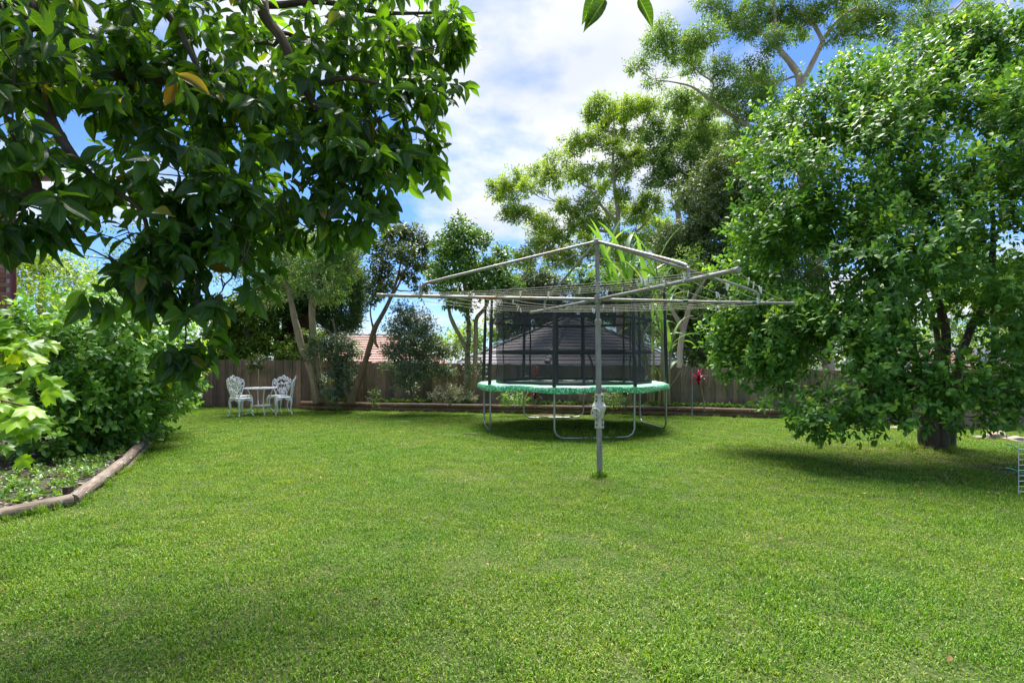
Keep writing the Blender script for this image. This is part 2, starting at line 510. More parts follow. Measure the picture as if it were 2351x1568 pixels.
# --- garden soil
m, t, b, o = newmat('garden_soil')
na = tnoise(t, 22, 6, .7, vec=worldpos(t)); nb = tnoise(t, 2.5, 3, vec=worldpos(t))
c = ramp(t, na, [(.3, (.018, .013, .009)), (.55, (.06, .045, .03)), (.75, (.15, .125, .095))])
c = mixrgb(t, ramp(t, nb, [(.45, (0, 0, 0)), (.62, (.55, .55, .55))]), c, (.05, .085, .025))
t.links.new(c, b.inputs['Base Color']); b.inputs['Roughness'].default_value = 1; bump(t, b, na, 1.0, .03)
M_SOIL = m
def soil_sheet(name, rows, z):
    mb = MB(); n = len(rows[0])
    for row in rows:
        for (x, y) in row:
            mb.v.append((x, y, z + gz(x, y) + .03 * noise.noise(Vector((x * 3, y * 3, 5)))))
    for j in range(len(rows) - 1):
        for i in range(n - 1):
            a = j * n + i; mb.f.append((a, a + 1, a + n + 1, a + n))
    o = mb.build(name, M_SOIL); o['kind'] = 'structure'; return o
rows = []
for i in range(60):
    x = -5.9 + 12.1 * i / 59; ya = border_y(x) + .07; yb = fence_y(x) + .2
    rows.append([(x, ya + (yb - ya) * k / 7) for k in range(8)])
soil_sheet('garden_bed', rows, .19)
rows = []
for i in range(50):
    y = 2.0 + 8.5 * i / 49; xa = left_edge_x(y) - .05; xb = -7.4 - (y - 3) * .17
    rows.append([(xa + (xb - xa) * k / 9, y) for k in range(10)])
soil_sheet('garden_bed', rows, .07)

# --- grass: clumps of blades, instanced over the lawn
m, t, b, o = newmat('grass_blade')
r0 = attr(t, 'rnd')
col = ramp(t, r0, [(0, (.040, .115, .005)), (.35, (.108, .248, .008)), (.62, (.195, .37, .014)), (.84, (.275, .425, .045)), (.95, (.40, .43, .13)), (1, (.50, .50, .24))])
big = tnoise(t, .55, 4, .6, vec=worldpos(t)); mid = tnoise(t, 3.5, 3, vec=worldpos(t))
col = mixrgb(t, 1.0, col, ramp(t, big, [(.33, (.80, .95, .80)), (.68, (1.26, 1.09, 1.25))]), 'MULTIPLY')
col = mixrgb(t, 1.0, col, ramp(t, mid, [(.3, (.84, .90, .84)), (.7, (1.18, 1.10, 1.12))]), 'MULTIPLY')
col = mixrgb(t, 1.0, col, ramp(t, objrand(t), [(0, (.93, .96, .93)), (1, (1.08, 1.05, 1.07))]), 'MULTIPLY')
t.links.new(col, b.inputs['Base Color']); b.inputs['Roughness'].default_value = .5; b.inputs['Specular IOR Level'].default_value = .4
tr = t.nodes.new('ShaderNodeBsdfTranslucent'); t.links.new(mixrgb(t, 1.0, col, (1.35, 1.2, .7), 'MULTIPLY'), tr.inputs[0])
mx = t.nodes.new('ShaderNodeMixShader'); mx.inputs[0].default_value = .35
t.links.new(b.outputs[0], mx.inputs[1]); t.links.new(tr.outputs[0], mx.inputs[2]); t.links.new(mx.outputs[0], o.inputs[0])
M_GRASS = m
def grass_clump(name, n, rad, hmin, hmax, w, lean, seed, straw=.10):
    rg = np.random.default_rng(seed); V = []; F = []; R = []
    for i in range(n):
        a = rg.random() * 6.283; r = rad * math.sqrt(rg.random()); x, y = r * math.cos(a), r * math.sin(a)
        h = rg.uniform(hmin, hmax); az = rg.random() * 6.283; le = abs(rg.normal(0, lean)) + .1
        dx, dy = math.cos(az), math.sin(az); sx, sy = -dy, dx
        ww = w * rg.uniform(.6, 1.3) / 2
        cv = rg.uniform(.2, 1.0)
        b0 = len(V)
        p1 = (x + dx * h * .45 * math.sin(le), y + dy * h * .45 * math.sin(le), h * .5 * math.cos(le * .7))
        l2 = min(1.75, le + cv * .8)
        p2 = (p1[0] + dx * h * .55 * math.sin(l2), p1[1] + dy * h * .55 * math.sin(l2), max(.003, p1[2] + h * .55 * math.cos(l2)))
        V += [(x - sx * ww, y - sy * ww, -.004), (x + sx * ww, y + sy * ww, -.004),
              (p1[0] - sx * ww * .85, p1[1] - sy * ww * .85, p1[2]), (p1[0] + sx * ww * .85, p1[1] + sy * ww * .85, p1[2]), p2]
        F += [(b0, b0 + 1, b0 + 3, b0 + 2), (b0 + 2, b0 + 3, b0 + 4)]
        q = rg.random(); v = rg.uniform(.9, 1) if q < straw else rg.random() ** 1.1 * .88
        R += [v] * 5
    me = bpy.data.meshes.new(name); me.from_pydata(V, [], F); me.materials.append(M_GRASS)
    at = me.attributes.new('rnd', 'FLOAT', 'POINT'); at.data.foreach_set('value', np.array(R, np.float32))
    me.update(); return bpy.data.objects.new(name, me)
def gn_scatter(name, pts, rots, scls, idxs, objs, mat):
    lib = bpy.data.collections.new(name + '_source')
    for ob in objs: lib.objects.link(ob)
    me = bpy.data.meshes.new(name); me.vertices.add(len(pts)); me.vertices.foreach_set('co', np.array(pts, np.float32).ravel())
    a = me.attributes.new('rot', 'FLOAT_VECTOR', 'POINT'); a.data.foreach_set('vector', np.array(rots, np.float32).ravel())
    a = me.attributes.new('scl', 'FLOAT', 'POINT'); a.data.foreach_set('value', np.array(scls, np.float32))
    a = me.attributes.new('idx', 'INT', 'POINT'); a.data.foreach_set('value', np.array(idxs, np.int32))
    me.materials.append(mat)
    o = link(name, me)
    ng = bpy.data.node_groups.new(name + '_scatter', 'GeometryNodeTree')
    ng.interface.new_socket('Geometry', in_out='INPUT', socket_type='NodeSocketGeometry')
    ng.interface.new_socket('Geometry', in_out='OUTPUT', socket_type='NodeSocketGeometry')
    N = ng.nodes.new; gi = N('NodeGroupInput'); go = N('NodeGroupOutput')
    ci = N('GeometryNodeCollectionInfo'); ci.inputs['Collection'].default_value = lib
    ci.inputs['Separate Children'].default_value = True; ci.inputs['Reset Children'].default_value = True
    ip = N('GeometryNodeInstanceOnPoints'); ip.inputs['Pick Instance'].default_value = True
    def na(nm, ty):
        q = N('GeometryNodeInputNamedAttribute'); q.data_type = ty; q.inputs['Name'].default_value = nm; return q.outputs['Attribute']
    lk = ng.links.new
    lk(gi.outputs[0], ip.inputs['Points']); lk(ci.outputs[0], ip.inputs['Instance'])
    lk(na('rot', 'FLOAT_VECTOR'), ip.inputs['Rotation']); lk(na('scl', 'FLOAT'), ip.inputs['Scale']); lk(na('idx', 'INT'), ip.inputs['Instance Index'])
    lk(ip.outputs[0], go.inputs[0])
    md = o.modifiers.new('scatter', 'NODES'); md.node_group = ng
    return o
rg = np.random.default_rng(11)
def on_lawn(x, y):
    if y > border_y(x) - .09 and -5.9 < x < 6.3: return False
    if y > fence_y(x) - .25: return False
    if x < left_edge_x(y) + .03: return False
    return True
clumps = [grass_clump('grass_clump', 430, .19, .012, .032, .0046, .85, k, straw=(.02, .05, .10, .03, .06, .03)[k]) for k in range(6)] + \
         [grass_clump('grass_clump', 240, .15, .022, .05, .0050, .65, 9, .05)] + [grass_clump('grass_clump', 200, .18, .010, .028, .006, 1.1, 10, .4)]
pts, rots, scls, idxs = [], [], [], []
y = 1.2
while y < 16:
    step = .165 if y < 5 else (.18 if y < 9 else .21)
    hw = y * .97 + 1.2
    x = max(-hw, -9.5)
    while x < min(hw, 13.5):
        px, py = x + rg.uniform(-.5, .5) * step, y + rg.uniform(-.5, .5) * step
        x += step
        if not on_lawn(px, py): continue
        # worn, littered ground under the low citrus and the trampoline
        d1 = math.hypot((px - 5.6) / 3.0, (py - 7.4) / 1.7); d2 = math.hypot(px - 1.19, py - 11.1) / 1.9
        thin = max(0, 1 - d1) * .55 + max(0, 1 - d2) * .35
        nz = noise.noise(Vector((px * .9, py * .9, 3)))
        if rg.random() < thin * .8: continue
        k = int(rg.integers(0, 6))
        if nz > .25 and rg.random() < .35: k = 6
        if (nz < -.3 and rg.random() < .3) or rg.random() < thin: k = 7
        pts.append((px, py, gz(px, py))); rots.append((rg.normal(0, .06), rg.normal(0, .06), rg.random() * 6.283))
        sc = rg.uniform(.88, 1.12) * (1 + .2 * nz)
        if y > 7: sc *= 1.12
        scls.append(sc); idxs.append(k)
    y += step
gn_scatter('grass', pts, rots, scls, idxs, clumps, M_GRASS)['kind'] = 'stuff'

# longer unmown tufts against the pole, the trampoline feet, the trunk and the edging
tuft = [grass_clump('grass_tuft', 34, .05, .07, .20, .006, .38, 40 + k, .06) for k in range(4)]
pts, rots, scls, idxs = [], [], [], []
def tufts(cx_, cy_, rx, ry, n, s0=.6, s1=1.1):
    for _ in range(n):
        a = rg.random() * 6.283; q = math.sqrt(rg.random()); x, y = cx_ + rx * q * math.cos(a), cy_ + ry * q * math.sin(a)
        if not on_lawn(x, y): continue
        pts.append((x, y, gz(x, y))); rots.append((0, 0, rg.random() * 6.283)); scls.append(rg.uniform(s0, s1)); idxs.append(int(rg.integers(0, 4)))
tufts(1.0, 6.32, .10, .09, 16, .4, .9)
tufts(1.25, 9.5, .95, .12, 34, .5, 1.15)
tufts(1.3, 10.6, 1.6, .8, 14, .3, .7)
tufts(6.42, 8.4, .55, .4, 40, .5, 1.0)
tufts(8.3, 10.6, 1.9, 1.0, 60, .5, 1.0)
for i in range(90):
    x = rg.uniform(-5.6, 6.2); tufts(x, border_y(x) - .14, .04, .04, 1, .25, .6)
for (xa, ya), (xb, yb) in zip(LEFT_EDGE[:5], LEFT_EDGE[1:6]):
    for i in range(26):
        q = rg.random(); tufts(xa + (xb - xa) * q + .1, ya + (yb - ya) * q, .04, .04, 1, .25, .65)
for i in range(26):
    y_ = rg.uniform(2.3, 8); tufts(rg.uniform(-.9, .9) * y_, y_, .05, .05, 1, .25, .5)
gn_scatter('tall_grass', pts, rots, scls, idxs, tuft, M_GRASS)['kind'] = 'stuff'

# --- fallen leaves on the lawn
M_DEAD = leafmat('dead_leaf', [(0, (.10, .055, .02)), (.5, (.30, .20, .07)), (.85, (.45, .36, .14)), (1, (.5, .30, .06))], .7, .15, (1.2, 1, .7), .3)
N = 620
Q = np.zeros((N, 3))
for i in range(N):
    while True:
        q = rg.random()
        if q < .62: x, y = rg.normal(5.3, 1.4), rg.normal(7.2, .85)
        elif q < .76: x, y = rg.normal(-5.4, 1.3), rg.normal(12.6, 1.0)
        else:
            y = rg.uniform(2.4, 14.5); x = rg.uniform(-.95, .95) * y
        if on_lawn(x, y): break
    Q[i] = (x, y, gz(x, y) + rg.uniform(.022, .04))
a = rg.random(N) * 6.283
D = np.stack([np.cos(a), np.sin(a), rg.normal(0, .2, N)], 1); U = np.tile((0, 0, 1.0), (N, 1)) + rg.normal(0, .3, (N, 3))
tag(link('fallen_leaves', leaves_mesh('fallen_leaves', M_DEAD, tpl_med(.5), Q, D, U, rg.uniform(.022, .05, N), rg.random(N) ** 1.4)), kind='stuff')

# --- log edging
def logmat(name, cols):
    m, t, b, o = newmat(name)
    n = tnoise(t, 5, 6, .65, stretch=(1, 14, 14)); n2 = tnoise(t, 2.3, 3, vec=worldpos(t))
    c = ramp(t, n, [(.28, cols[0]), (.5, cols[1]), (.74, cols[2])])
    c = mixrgb(t, ramp(t, n2, [(.42, (0, 0, 0)), (.65, (.75, .75, .75))]), c, mixrgb(t, 1.0, c, (1.5, 1.75, 1.9), 'MULTIPLY'))
    c = mixrgb(t, 1.0, c, ramp(t, objrand(t), [(0, (.75, .78, .8)), (1, (1.25, 1.2, 1.15))]), 'MULTIPLY')
    t.links.new(c, b.inputs['Base Color']); b.inputs['Roughness'].default_value = .75; bump(t, b, n, .7, .012)
    return m
M_LOG = logmat('treated_log', ((.05, .027, .016), (.135, .075, .045), (.235, .145, .092)))
M_LOGW = logmat('weathered_log', ((.035, .024, .017), (.14, .10, .073), (.31, .235, .18)))
M_BOLT = plain('galvanised_bolt', (.5, .5, .48), (.35, .34, .33), 30, .45, .8)
M_STAKE = plain('dark_timber', (.035, .024, .018), (.06, .042, .03), 12, .85)
def log(parent, a, b2, r, name='log', sag=0.0, seg=12, cracked=True):
    a, b2 = Vector(a), Vector(b2); ln = (b2 - a).length; d = (b2 - a) / ln
    mb = MB(); n = 9
    sd = random.random() * 50
    pts = [(-ln / 2 + ln * i / (n - 1), .012 * noise.noise(Vector((i * .6, sd, 0))), .010 * noise.noise(Vector((i * .6, 9, sd)))) for i in range(n)]
    pts = [(-ln / 2 - .004, pts[0][1], pts[0][2])] + [(-ln / 2 + .006, pts[0][1], pts[0][2])] + pts[1:-1] + [(ln / 2 - .006, pts[-1][1], pts[-1][2]), (ln / 2 + .004, pts[-1][1], pts[-1][2])]
    rr = [r * .9] + [r * (1 + .05 * noise.noise(Vector((i * .5, sd, 3)))) for i in range(len(pts) - 2)] + [r * .9]
    mb.tube(pts, rr, seg, wob=.05)
    me = mb.mesh(name, M_LOGW if parent.location.x < -2 else M_LOG, True)
    ob = bpy.data.objects.new(name, me); COL.objects.link(ob)
    R = d.to_track_quat('X', 'Z'); ob.rotation_euler = R.to_euler(); ob.location = (a + b2) / 2 - parent.location
    ob.parent = parent
    return ob
random.seed(5)
ed = thing('log_edging', 'two-high brown log edging along the back garden bed behind the trampoline', 'garden edging', (0, border_y(0), 0), group='log garden edging')
xs = [-5.76, -3.45, -.55, 1.75, 3.9, 6.19]
for k, (xa, xb) in enumerate(zip(xs, xs[1:])):
    for layer, zz in ((0, .055), (1, .165)):
        off = 0 if layer else (.35 if 0 < k < 5 else 0)
        xa2, xb2 = xa + (.35 if (layer == 0 and k > 0) else 0) + .008, xb + (.35 if (layer == 0 and k < 4) else 0) - .008
        log(ed, (xa2, border_y(xa2) + (.012 if layer else 0), zz + gz(xa2, 13)), (xb2, border_y(xb2) + (.012 if layer else 0), zz + gz(xb2, 13)), .062)
log(ed, (6.22, border_y(6.2) + .03, .02), (6.24, border_y(6.2) + .75, .02), .055)
log(ed, (6.22, border_y(6.2) + .03, .13), (6.24, border_y(6.2) + .75, .13), .055)
bm0 = MB().lathe([(.013, 0), (.013, .012), (.005, .016)], (0, 0, 0), 8, Vector((0, -1, 0))).mesh('bolt', M_BOLT, True)
def bolt(parent, loc, rz=0.0):
    ob = bpy.data.objects.new('bolt', bm0); COL.objects.link(ob); ob.parent = parent; ob.location = Vector(loc) - parent.location; ob.rotation_euler = (0, 0, rz)
for x in np.arange(-5.4, 6.2, .78):
    for zz in (.055, .165): bolt(ed, (x, border_y(x) - .062, zz + gz(x, 13)))
ed2 = thing('log_edging', 'weathered log edging curving round the left garden bed under the vine leaves', 'garden edging', (-4.01, 5.05, 0), group='log garden edging')
pl = LEFT_EDGE[:6]
zz = [.05, .055, .06, .085, .12, .16]
for i in range(5):
    (xa, ya), (xb, yb) = pl[i], pl[i + 1]
    v = Vector((xb - xa, yb - ya, 0)).normalized() * .012
    log(ed2, (xa + v.x, ya + v.y, zz[i]), (xb - v.x, yb - v.y, zz[i + 1]), .058, seg=16)
    if i >= 2: log(ed2, (xa + .02 + v.x, ya + v.y, zz[i] - .10), (xb + .02 - v.x, yb - v.y, zz[i + 1] - .11), .055)
for i in range(5):
    (xa, ya), (xb, yb) = pl[i], pl[i + 1]
    for q in (.1, .5, .9):
        nrm = Vector((yb - ya, -(xb - xa), 0)).normalized()
        bolt(ed2, Vector((xa + (xb - xa) * q, ya + (yb - ya) * q, zz[i] + (zz[i + 1] - zz[i]) * q + .015)) + nrm * .056, math.atan2(nrm.y, nrm.x) + math.pi / 2)
for i in (2, 3, 4):
    x, y = pl[i]; MB().box((x - .085, y + .06, .06), (.05, .07, .22)).build('stake', M_STAKE, ed2)

# --- paling fences
def palemat(name, stops, green, gamt):
    m, t, b, o = newmat(name)
    n = tnoise(t, 7, 7, .7, stretch=(9, 9, .7)); wp = worldpos(t)
    c = ramp(t, n, stops)
    c = mixrgb(t, 1.0, c, ramp(t, objrand(t), [(0, (.58, .62, .66)), (.5, (1, 1, 1)), (1, (1.38, 1.28, 1.2))]), 'MULTIPLY')
    # weathering: redder wood at one end of the fence, silvered grey at the other
    sp = t.nodes.new('ShaderNodeSeparateXYZ'); t.links.new(wp, sp.inputs[0])
    mr = t.nodes.new('ShaderNodeMapRange'); t.links.new(sp.outputs[0], mr.inputs[0]); mr.inputs[1].default_value = -5; mr.inputs[2].default_value = 7
    c = mixrgb(t, mr.outputs[0], c, mixrgb(t, 1.0, c, (1.02, 1.14, 1.08), 'MULTIPLY'))
    g = tnoise(t, 1.3, 5, .65, vec=wp); c = mixrgb(t, ramp(t, g, [(.46, (0, 0, 0)), (.68, (gamt, gamt, gamt))]), c, green)
    t.links.new(c, b.inputs['Base Color']); b.inputs['Roughness'].default_value = .9; b.inputs['Specular IOR Level'].default_value = .2; bump(t, b, n, .5, .01)
    return m
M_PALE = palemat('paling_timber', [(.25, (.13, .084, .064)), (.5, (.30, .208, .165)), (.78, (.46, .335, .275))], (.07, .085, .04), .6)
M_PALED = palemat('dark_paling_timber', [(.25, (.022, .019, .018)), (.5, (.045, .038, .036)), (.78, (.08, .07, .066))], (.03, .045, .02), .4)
def plank_mesh(seed, w, h, th):
    r = random.Random(seed); mb = MB()
    n = 4; vs = []
    for i in range(n + 1):
        z = h * i / n; b0 = r.uniform(-.003, .003); cup = r.uniform(.001, .004)
        wl, wr = -w / 2 + r.uniform(-.002, .002), w / 2 + r.uniform(-.002, .002)
        tl, trr = (r.uniform(-.006, .004), r.uniform(-.006, .004)) if i == n else (0, 0)
        vs += [(wl, b0, z + tl), (0, b0 - cup, z + (tl + trr) / 2), (wr, b0, z + trr), (wr, b0 + th, z + trr), (wl, b0 + th, z + tl)]
    f = []
    for i in range(n):
        for k in range(5):
            k2 = (k + 1) % 5; f.append((i * 5 + k, i * 5 + k2, i * 5 + 5 + k2, i * 5 + 5 + k))
    f += [tuple(range(n * 5, n * 5 + 5)), (4, 3, 2, 1, 0)]
    mb.add(vs, f); return mb
def paling_fence(label, pts, topf, mat, pitch=.134, w=.148, seed=3, group='paling fences'):
    r = random.Random(seed)
    (xa, ya), (xb, yb) = pts
    v = Vector((xb - xa, yb - ya, 0)); ln = v.length; v.normalize(); nrm = Vector((v.y, -v.x, 0))   # towards the lawn
    e = thing('paling_fence', label, 'fence', (xa, ya, 0), group=group)
    H = 1.75 if topf(xb, yb) < 1.6 else 2.6
    meshes = [plank_mesh(seed * 10 + k, w, H, .016).mesh('plank', mat) for k in range(7)]
    az = math.atan2(v.y, v.x)
    n = int(ln / pitch)
    for i in range(n):
        d = (i + .5) * pitch
        p = Vector((xa, ya, 0)) + v * d
        zt = topf(p.x, p.y) + r.uniform(-.016, .012)
        ob = bpy.data.objects.new('plank', meshes[r.randrange(7)]); COL.objects.link(ob); ob.parent = e
        q = p + nrm * (.020 if i % 2 else -.006)
        ob.location = Vector((q.x, q.y, zt - H)) - e.location
        ob.rotation_euler = (0, r.uniform(-.008, .008), az + r.uniform(-.02, .02))
    for dz in (.22, .95):
        mb = MB()
        a = Vector((xa, ya, 0)) - nrm * .06; b2 = Vector((xb, yb, 0)) - nrm * .06
        mb.tube([a + Vector((0, 0, topf(xa, ya) - dz)), b2 + Vector((0, 0, topf(xb, yb) - dz))], .04, 4)
        mb.build('rail', mat, e, smooth=False)
    k = 0
    while k * 2.4 < ln:
        p = Vector((xa, ya, 0)) + v * (k * 2.4) - nrm * .14
        MB().box((p.x, p.y, topf(p.x, p.y) / 2 - .3), (.1, .1, topf(p.x, p.y) + .5)).build('post', mat, e, smooth=False); k += 1
    return e
paling_fence('long brown timber paling fence across the back of the garden', ((-9.9, fence_y(-9.9)), (14.2, fence_y(14.2))), lambda x, y: fence_top(x), M_PALE)
# its one proud post board beside the chairs
ph = P(560, 830, 1); xq = -7.45
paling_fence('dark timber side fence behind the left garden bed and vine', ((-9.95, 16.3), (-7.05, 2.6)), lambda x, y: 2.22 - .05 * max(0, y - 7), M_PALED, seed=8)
# ================================================================== HOUSES BEYOND THE FENCE
def tilemat(name, a, b_, c_):
    m, t, b, o = newmat(name)
    n = tnoise(t, 6, 5, .7, vec=worldpos(t)); n2 = tnoise(t, .9, 3, vec=worldpos(t))
    c = ramp(t, n, [(.25, a), (.5, b_), (.75, c_)])
    c = mixrgb(t, 1.0, c, ramp(t, n2, [(.3, (.85, .85, .85)), (.7, (1.12, 1.1, 1.08))]), 'MULTIPLY')
    t.links.new(c, b.inputs['Base Color']); b.inputs['Roughness'].default_value = .65; bump(t, b, n, .3, .01)
    return m
M_GREYT = tilemat('grey_concrete_tile', (.13, .118, .122), (.215, .195, .20), (.30, .275, .275))
M_REDT = tilemat('red_clay_tile', (.17, .075, .055), (.30, .145, .11), (.40, .215, .17))
M_GUT = plain('painted_gutter', (.62, .62, .60), (.5, .5, .48), 4, .5)
M_WALLB = plain('brown_brickwork', (.20, .13, .10), (.15, .095, .075), 3, .9)
M_WHITEW = plain('white_render', (.78, .78, .76), (.68, .68, .66), 2, .8)

def roof_face(parent, mat, A, B2, apexA, apexB, course=.34, tile=.30, seed=1):
    """tiled roof face: eave A-B, top edge apexA-apexB; one stepped course of tiles at a time"""
    r = random.Random(seed)
    A, B2, C, D = Vector(A), Vector(B2), Vector(apexB), Vector(apexA)
    up0 = ((C + D) / 2 - (A + B2) / 2)
    nrm = (B2 - A).cross(up0).normalized()
    if nrm.z < 0: nrm = -nrm
    slope = up0.length; n = max(3, int(slope / course))
    for i in range(n):
        t0, t1 = i / n, min(1.0, (i + 1.12) / n)
        a0, b0 = A.lerp(D, t0), B2.lerp(C, t0); a1, b1 = A.lerp(D, t1), B2.lerp(C, t1)
        k = max(1, int((b0 - a0).length / tile)); mb = MB(); sh = (i % 2) * .5
        for j in range(k + 1):
            u0, u1 = max(0, (j - sh) / k), min(1, (j + 1 - sh) / k)
            if u1 - u0 < .003: continue
            h = .055 + r.uniform(-.004, .006)
            g = .004 / max(.3, (b0 - a0).length)
            q = [a0.lerp(b0, u0 + g), a0.lerp(b0, u1 - g), a1.lerp(b1, u1 - g), a1.lerp(b1, u0 + g)]
            top = [q[0] + nrm * h, q[1] + nrm * h, q[2] + nrm * .018, q[3] + nrm * .018]
            mb.add(q + top, [(4, 5, 6, 7), (0, 1, 5, 4), (0, 4, 7, 3), (1, 2, 6, 5)])
        mb.build('tile_course', mat, parent, smooth=False)
    MB().add([A, B2, C, D], [(0, 1, 2, 3)]).build('roof_deck', mat, parent, smooth=False)
def ridge_caps(parent, mat, a, b2, ln=.42):
    a, b2 = Vector(a), Vector(b2); d = b2 - a; n = int(d.length / ln); v = d.normalized()
    side = v.cross(Vector((0, 0, 1))).normalized(); up = side.cross(v)
    me = None
    mb = MB(); seg = 5
    for x, s, dz in ((0, 1.0, .03), (ln * 1.08, .86, 0)):
        for k in range(seg + 1):
            th = math.pi * k / seg; mb.v.append((x, math.cos(th) * .13 * s, math.sin(th) * .10 * s + dz))
    for k in range(seg): mb.f.append((k, k + 1, seg + 2 + k, seg + 1 + k))
    mb.f.append(tuple(reversed(range(seg + 1))))
    me = mb.mesh('ridge_tile', mat)
    R = Matrix((v, side, up)).transposed().to_euler()
    for i in range(n):
        ob = bpy.data.objects.new('ridge_tile', me); COL.objects.link(ob); ob.parent = parent
        ob.location = a + v * (d.length * i / n) + up * .0 - parent.location; ob.rotation_euler = R
# grey hip roof seen corner on behind the trampoline
gh = thing('tiled_house', 'single-storey house with grey tiled hip roof seen through the trampoline net', 'house', (1.5, 24.0, 0))
cn = Vector((1.5, 24.0, 1.16)); a_ = math.radians(30.5); e1 = Vector((math.cos(a_), math.sin(a_), 0)); e2 = Vector((-math.sin(a_), math.cos(a_), 0))
S = 9.05
c1_, c2_, c3_ = cn + e1 * S, cn + e1 * S + e2 * S, cn + e2 * S
ap = cn + (e1 + e2) * (S / 2) + Vector((0, 0, 2.53))
roof_face(gh, M_GREYT, cn, c1_, ap, ap + Vector((.01, 0, 0)), seed=1)
roof_face(gh, M_GREYT, c3_, cn, ap, ap + Vector((.01, 0, 0)), seed=2)
MB().add([c1_, c2_, c3_, ap], [(0, 1, 3), (1, 2, 3)]).build('roof', M_GREYT, gh, smooth=False)
ridge_caps(gh, M_GREYT, cn + Vector((0, 0, .06)), ap + Vector((0, 0, .05)))
ridge_caps(gh, M_GREYT, c1_ + Vector((0, 0, .06)), ap + Vector((0, 0, .05)))
ridge_caps(gh, M_GREYT, c3_ + Vector((0, 0, .06)), ap + Vector((0, 0, .05)))
mb = MB(); inn = .5
q = [cn + (e1 + e2) * inn, c1_ + (-e1 + e2) * inn, c2_ - (e1 + e2) * inn, c3_ + (e1 - e2) * inn]
mb.add([(p.x, p.y, -.6) for p in q] + [(p.x, p.y, 1.12) for p in q], [(0, 1, 5, 4), (1, 2, 6, 5), (2, 3, 7, 6), (3, 0, 4, 7)])
mb.build('wall', M_WALLB, gh, smooth=False)
mb = MB(); mb.tube([c3_ + Vector((0, 0, -.02)), cn + Vector((0, 0, -.02)), c1_ + Vector((0, 0, -.02))], .06, 6); mb.build('gutter', M_GUT, gh, smooth=False)
vent = MB().lathe([(.06, 0), (.06, .35), (.09, .36), (.09, .45)], ap - e1 * 1.6 + Vector((-.6, -1.5, -.85)), 8); vent.build('vent_pipe', M_GREYT, gh)

# red tiled roof further left
rh = thing('tiled_house', 'house with pinkish red tiled roof behind the leaning tree trunk', 'house', (-8, 26, 0))
A, B2 = P(742, 836, 26), P(1000, 836, 26); D, C = P(790, 772, 29.5), P(905, 772, 29.5)
A.z = B2.z = 1.14; C.z = D.z = 2.62
roof_face(rh, M_REDT, A, B2, D, C, course=.33, tile=.24, seed=4)
bk = [Vector((A.x, 33, 1.14)), Vector((B2.x, 33, 1.14))]
MB().add([A, D, bk[0], B2, C, bk[1]], [(0, 1, 2), (3, 5, 4), (1, 4, 5, 2)]).build('roof', M_REDT, rh, smooth=False)
ridge_caps(rh, M_REDT, D + Vector((0, 0, .05)), C + Vector((0, 0, .05)))
ridge_caps(rh, M_REDT, B2 + Vector((0, 0, .05)), C + Vector((0, 0, .05)))
ridge_caps(rh, M_REDT, A + Vector((0, 0, .05)), D + Vector((0, 0, .05)))
MB().box(((A.x + B2.x) / 2, 29.6, .25), (B2.x - A.x - .9, 6.2, 1.7)).build('wall', M_WALLB, rh, smooth=False)
MB().tube([A + Vector((0, -.04, -.03)), B2 + Vector((0, -.04, -.03))], .06, 6).build('gutter', M_GUT, rh, smooth=False)

# low pale house glimpsed under the citrus on the right
ph_ = thing('cottage', 'white rendered cottage with low red roof glimpsed under the citrus tree', 'house', (18.5, 21, 0))
MB().box((20.5, 22.5, .6), (7.5, 5, 2.4)).build('wall', M_WHITEW, ph_, smooth=False)
A, B2 = Vector((14.8, 19.0, .98)), Vector((19.2, 19.0, .98)); D, C = Vector((15.4, 21.4, 1.75)), Vector((18.9, 21.4, 1.75))
roof_face(ph_, M_REDT, A, B2, D, C, seed=7)
M_WIN = plain('dark_window_glass', (.02, .025, .03), (.03, .035, .04), 2, .1)
for x in (19.9, 21.6):
    f_ = MB().box((x, 19.985, 1.15), (1.0, .04, .9)).build('window', M_WHITEW, ph_, smooth=False)
    MB().box((x, 19.955, 1.15), (.86, .03, .76)).build('pane', M_WIN, f_, smooth=False)
# brick house at the far left edge
M_BRICKS = None
m, t, b, o = newmat('red_brick')
c = ramp(t, objrand(t), [(0, (.16, .06, .04)), (.5, (.28, .12, .08)), (1, (.38, .19, .13))])
n = tnoise(t, 30, 4); c = mixrgb(t, 1.0, c, ramp(t, n, [(.3, (.8, .8, .8)), (.7, (1.15, 1.15, 1.15))]), 'MULTIPLY')
t.links.new(c, b.inputs['Base Color']); b.inputs['Roughness'].default_value = .9; bump(t, b, n, .4, .004); M_BR = m
M_MORT = plain('mortar', (.42, .39, .35), (.34, .31, .28), 30, .95)
M_REDP = plain('dark_red_paint', (.16, .012, .016), (.12, .010, .013), 5, .35)
M_CREAM = plain('cream_paint', (.62, .55, .40), (.55, .48, .35), 5, .5)
HX, HY = -9.42, 10.5
bh = thing('brick_house', 'red brick house corner with dark red downpipe at the left edge', 'house', (HX, HY, 0))
sl_ = HX / HY * 1.02; zz_ = (-.6, 5.0); mb = MB()
qs = [(HX - 3, HY), (HX - .02, HY), (HX - .02 + sl_ * 4, HY + 4), (HX - 3 + sl_ * 4, HY + 4)]
mb.add([(x, y, zz_[0]) for x, y in qs] + [(x, y, zz_[1]) for x, y in qs], [(0, 1, 5, 4), (1, 2, 6, 5), (2, 3, 7, 6), (3, 0, 4, 7), (4, 5, 6, 7)])
mb.build('wall', M_MORT, bh, smooth=False)
bm_ = MB().box((0, 0, 0), (.230, .03, .076)).mesh('brick', M_BR)
for row in range(26):
    for k in range(6):
        x = HX - .17 - k * .24 - (row % 2) * .12; z = 1.9 + row * .086
        ob = bpy.data.objects.new('brick', bm_); COL.objects.link(ob); ob.parent = bh; ob.location = Vector((x, HY - .008, z)) - bh.location
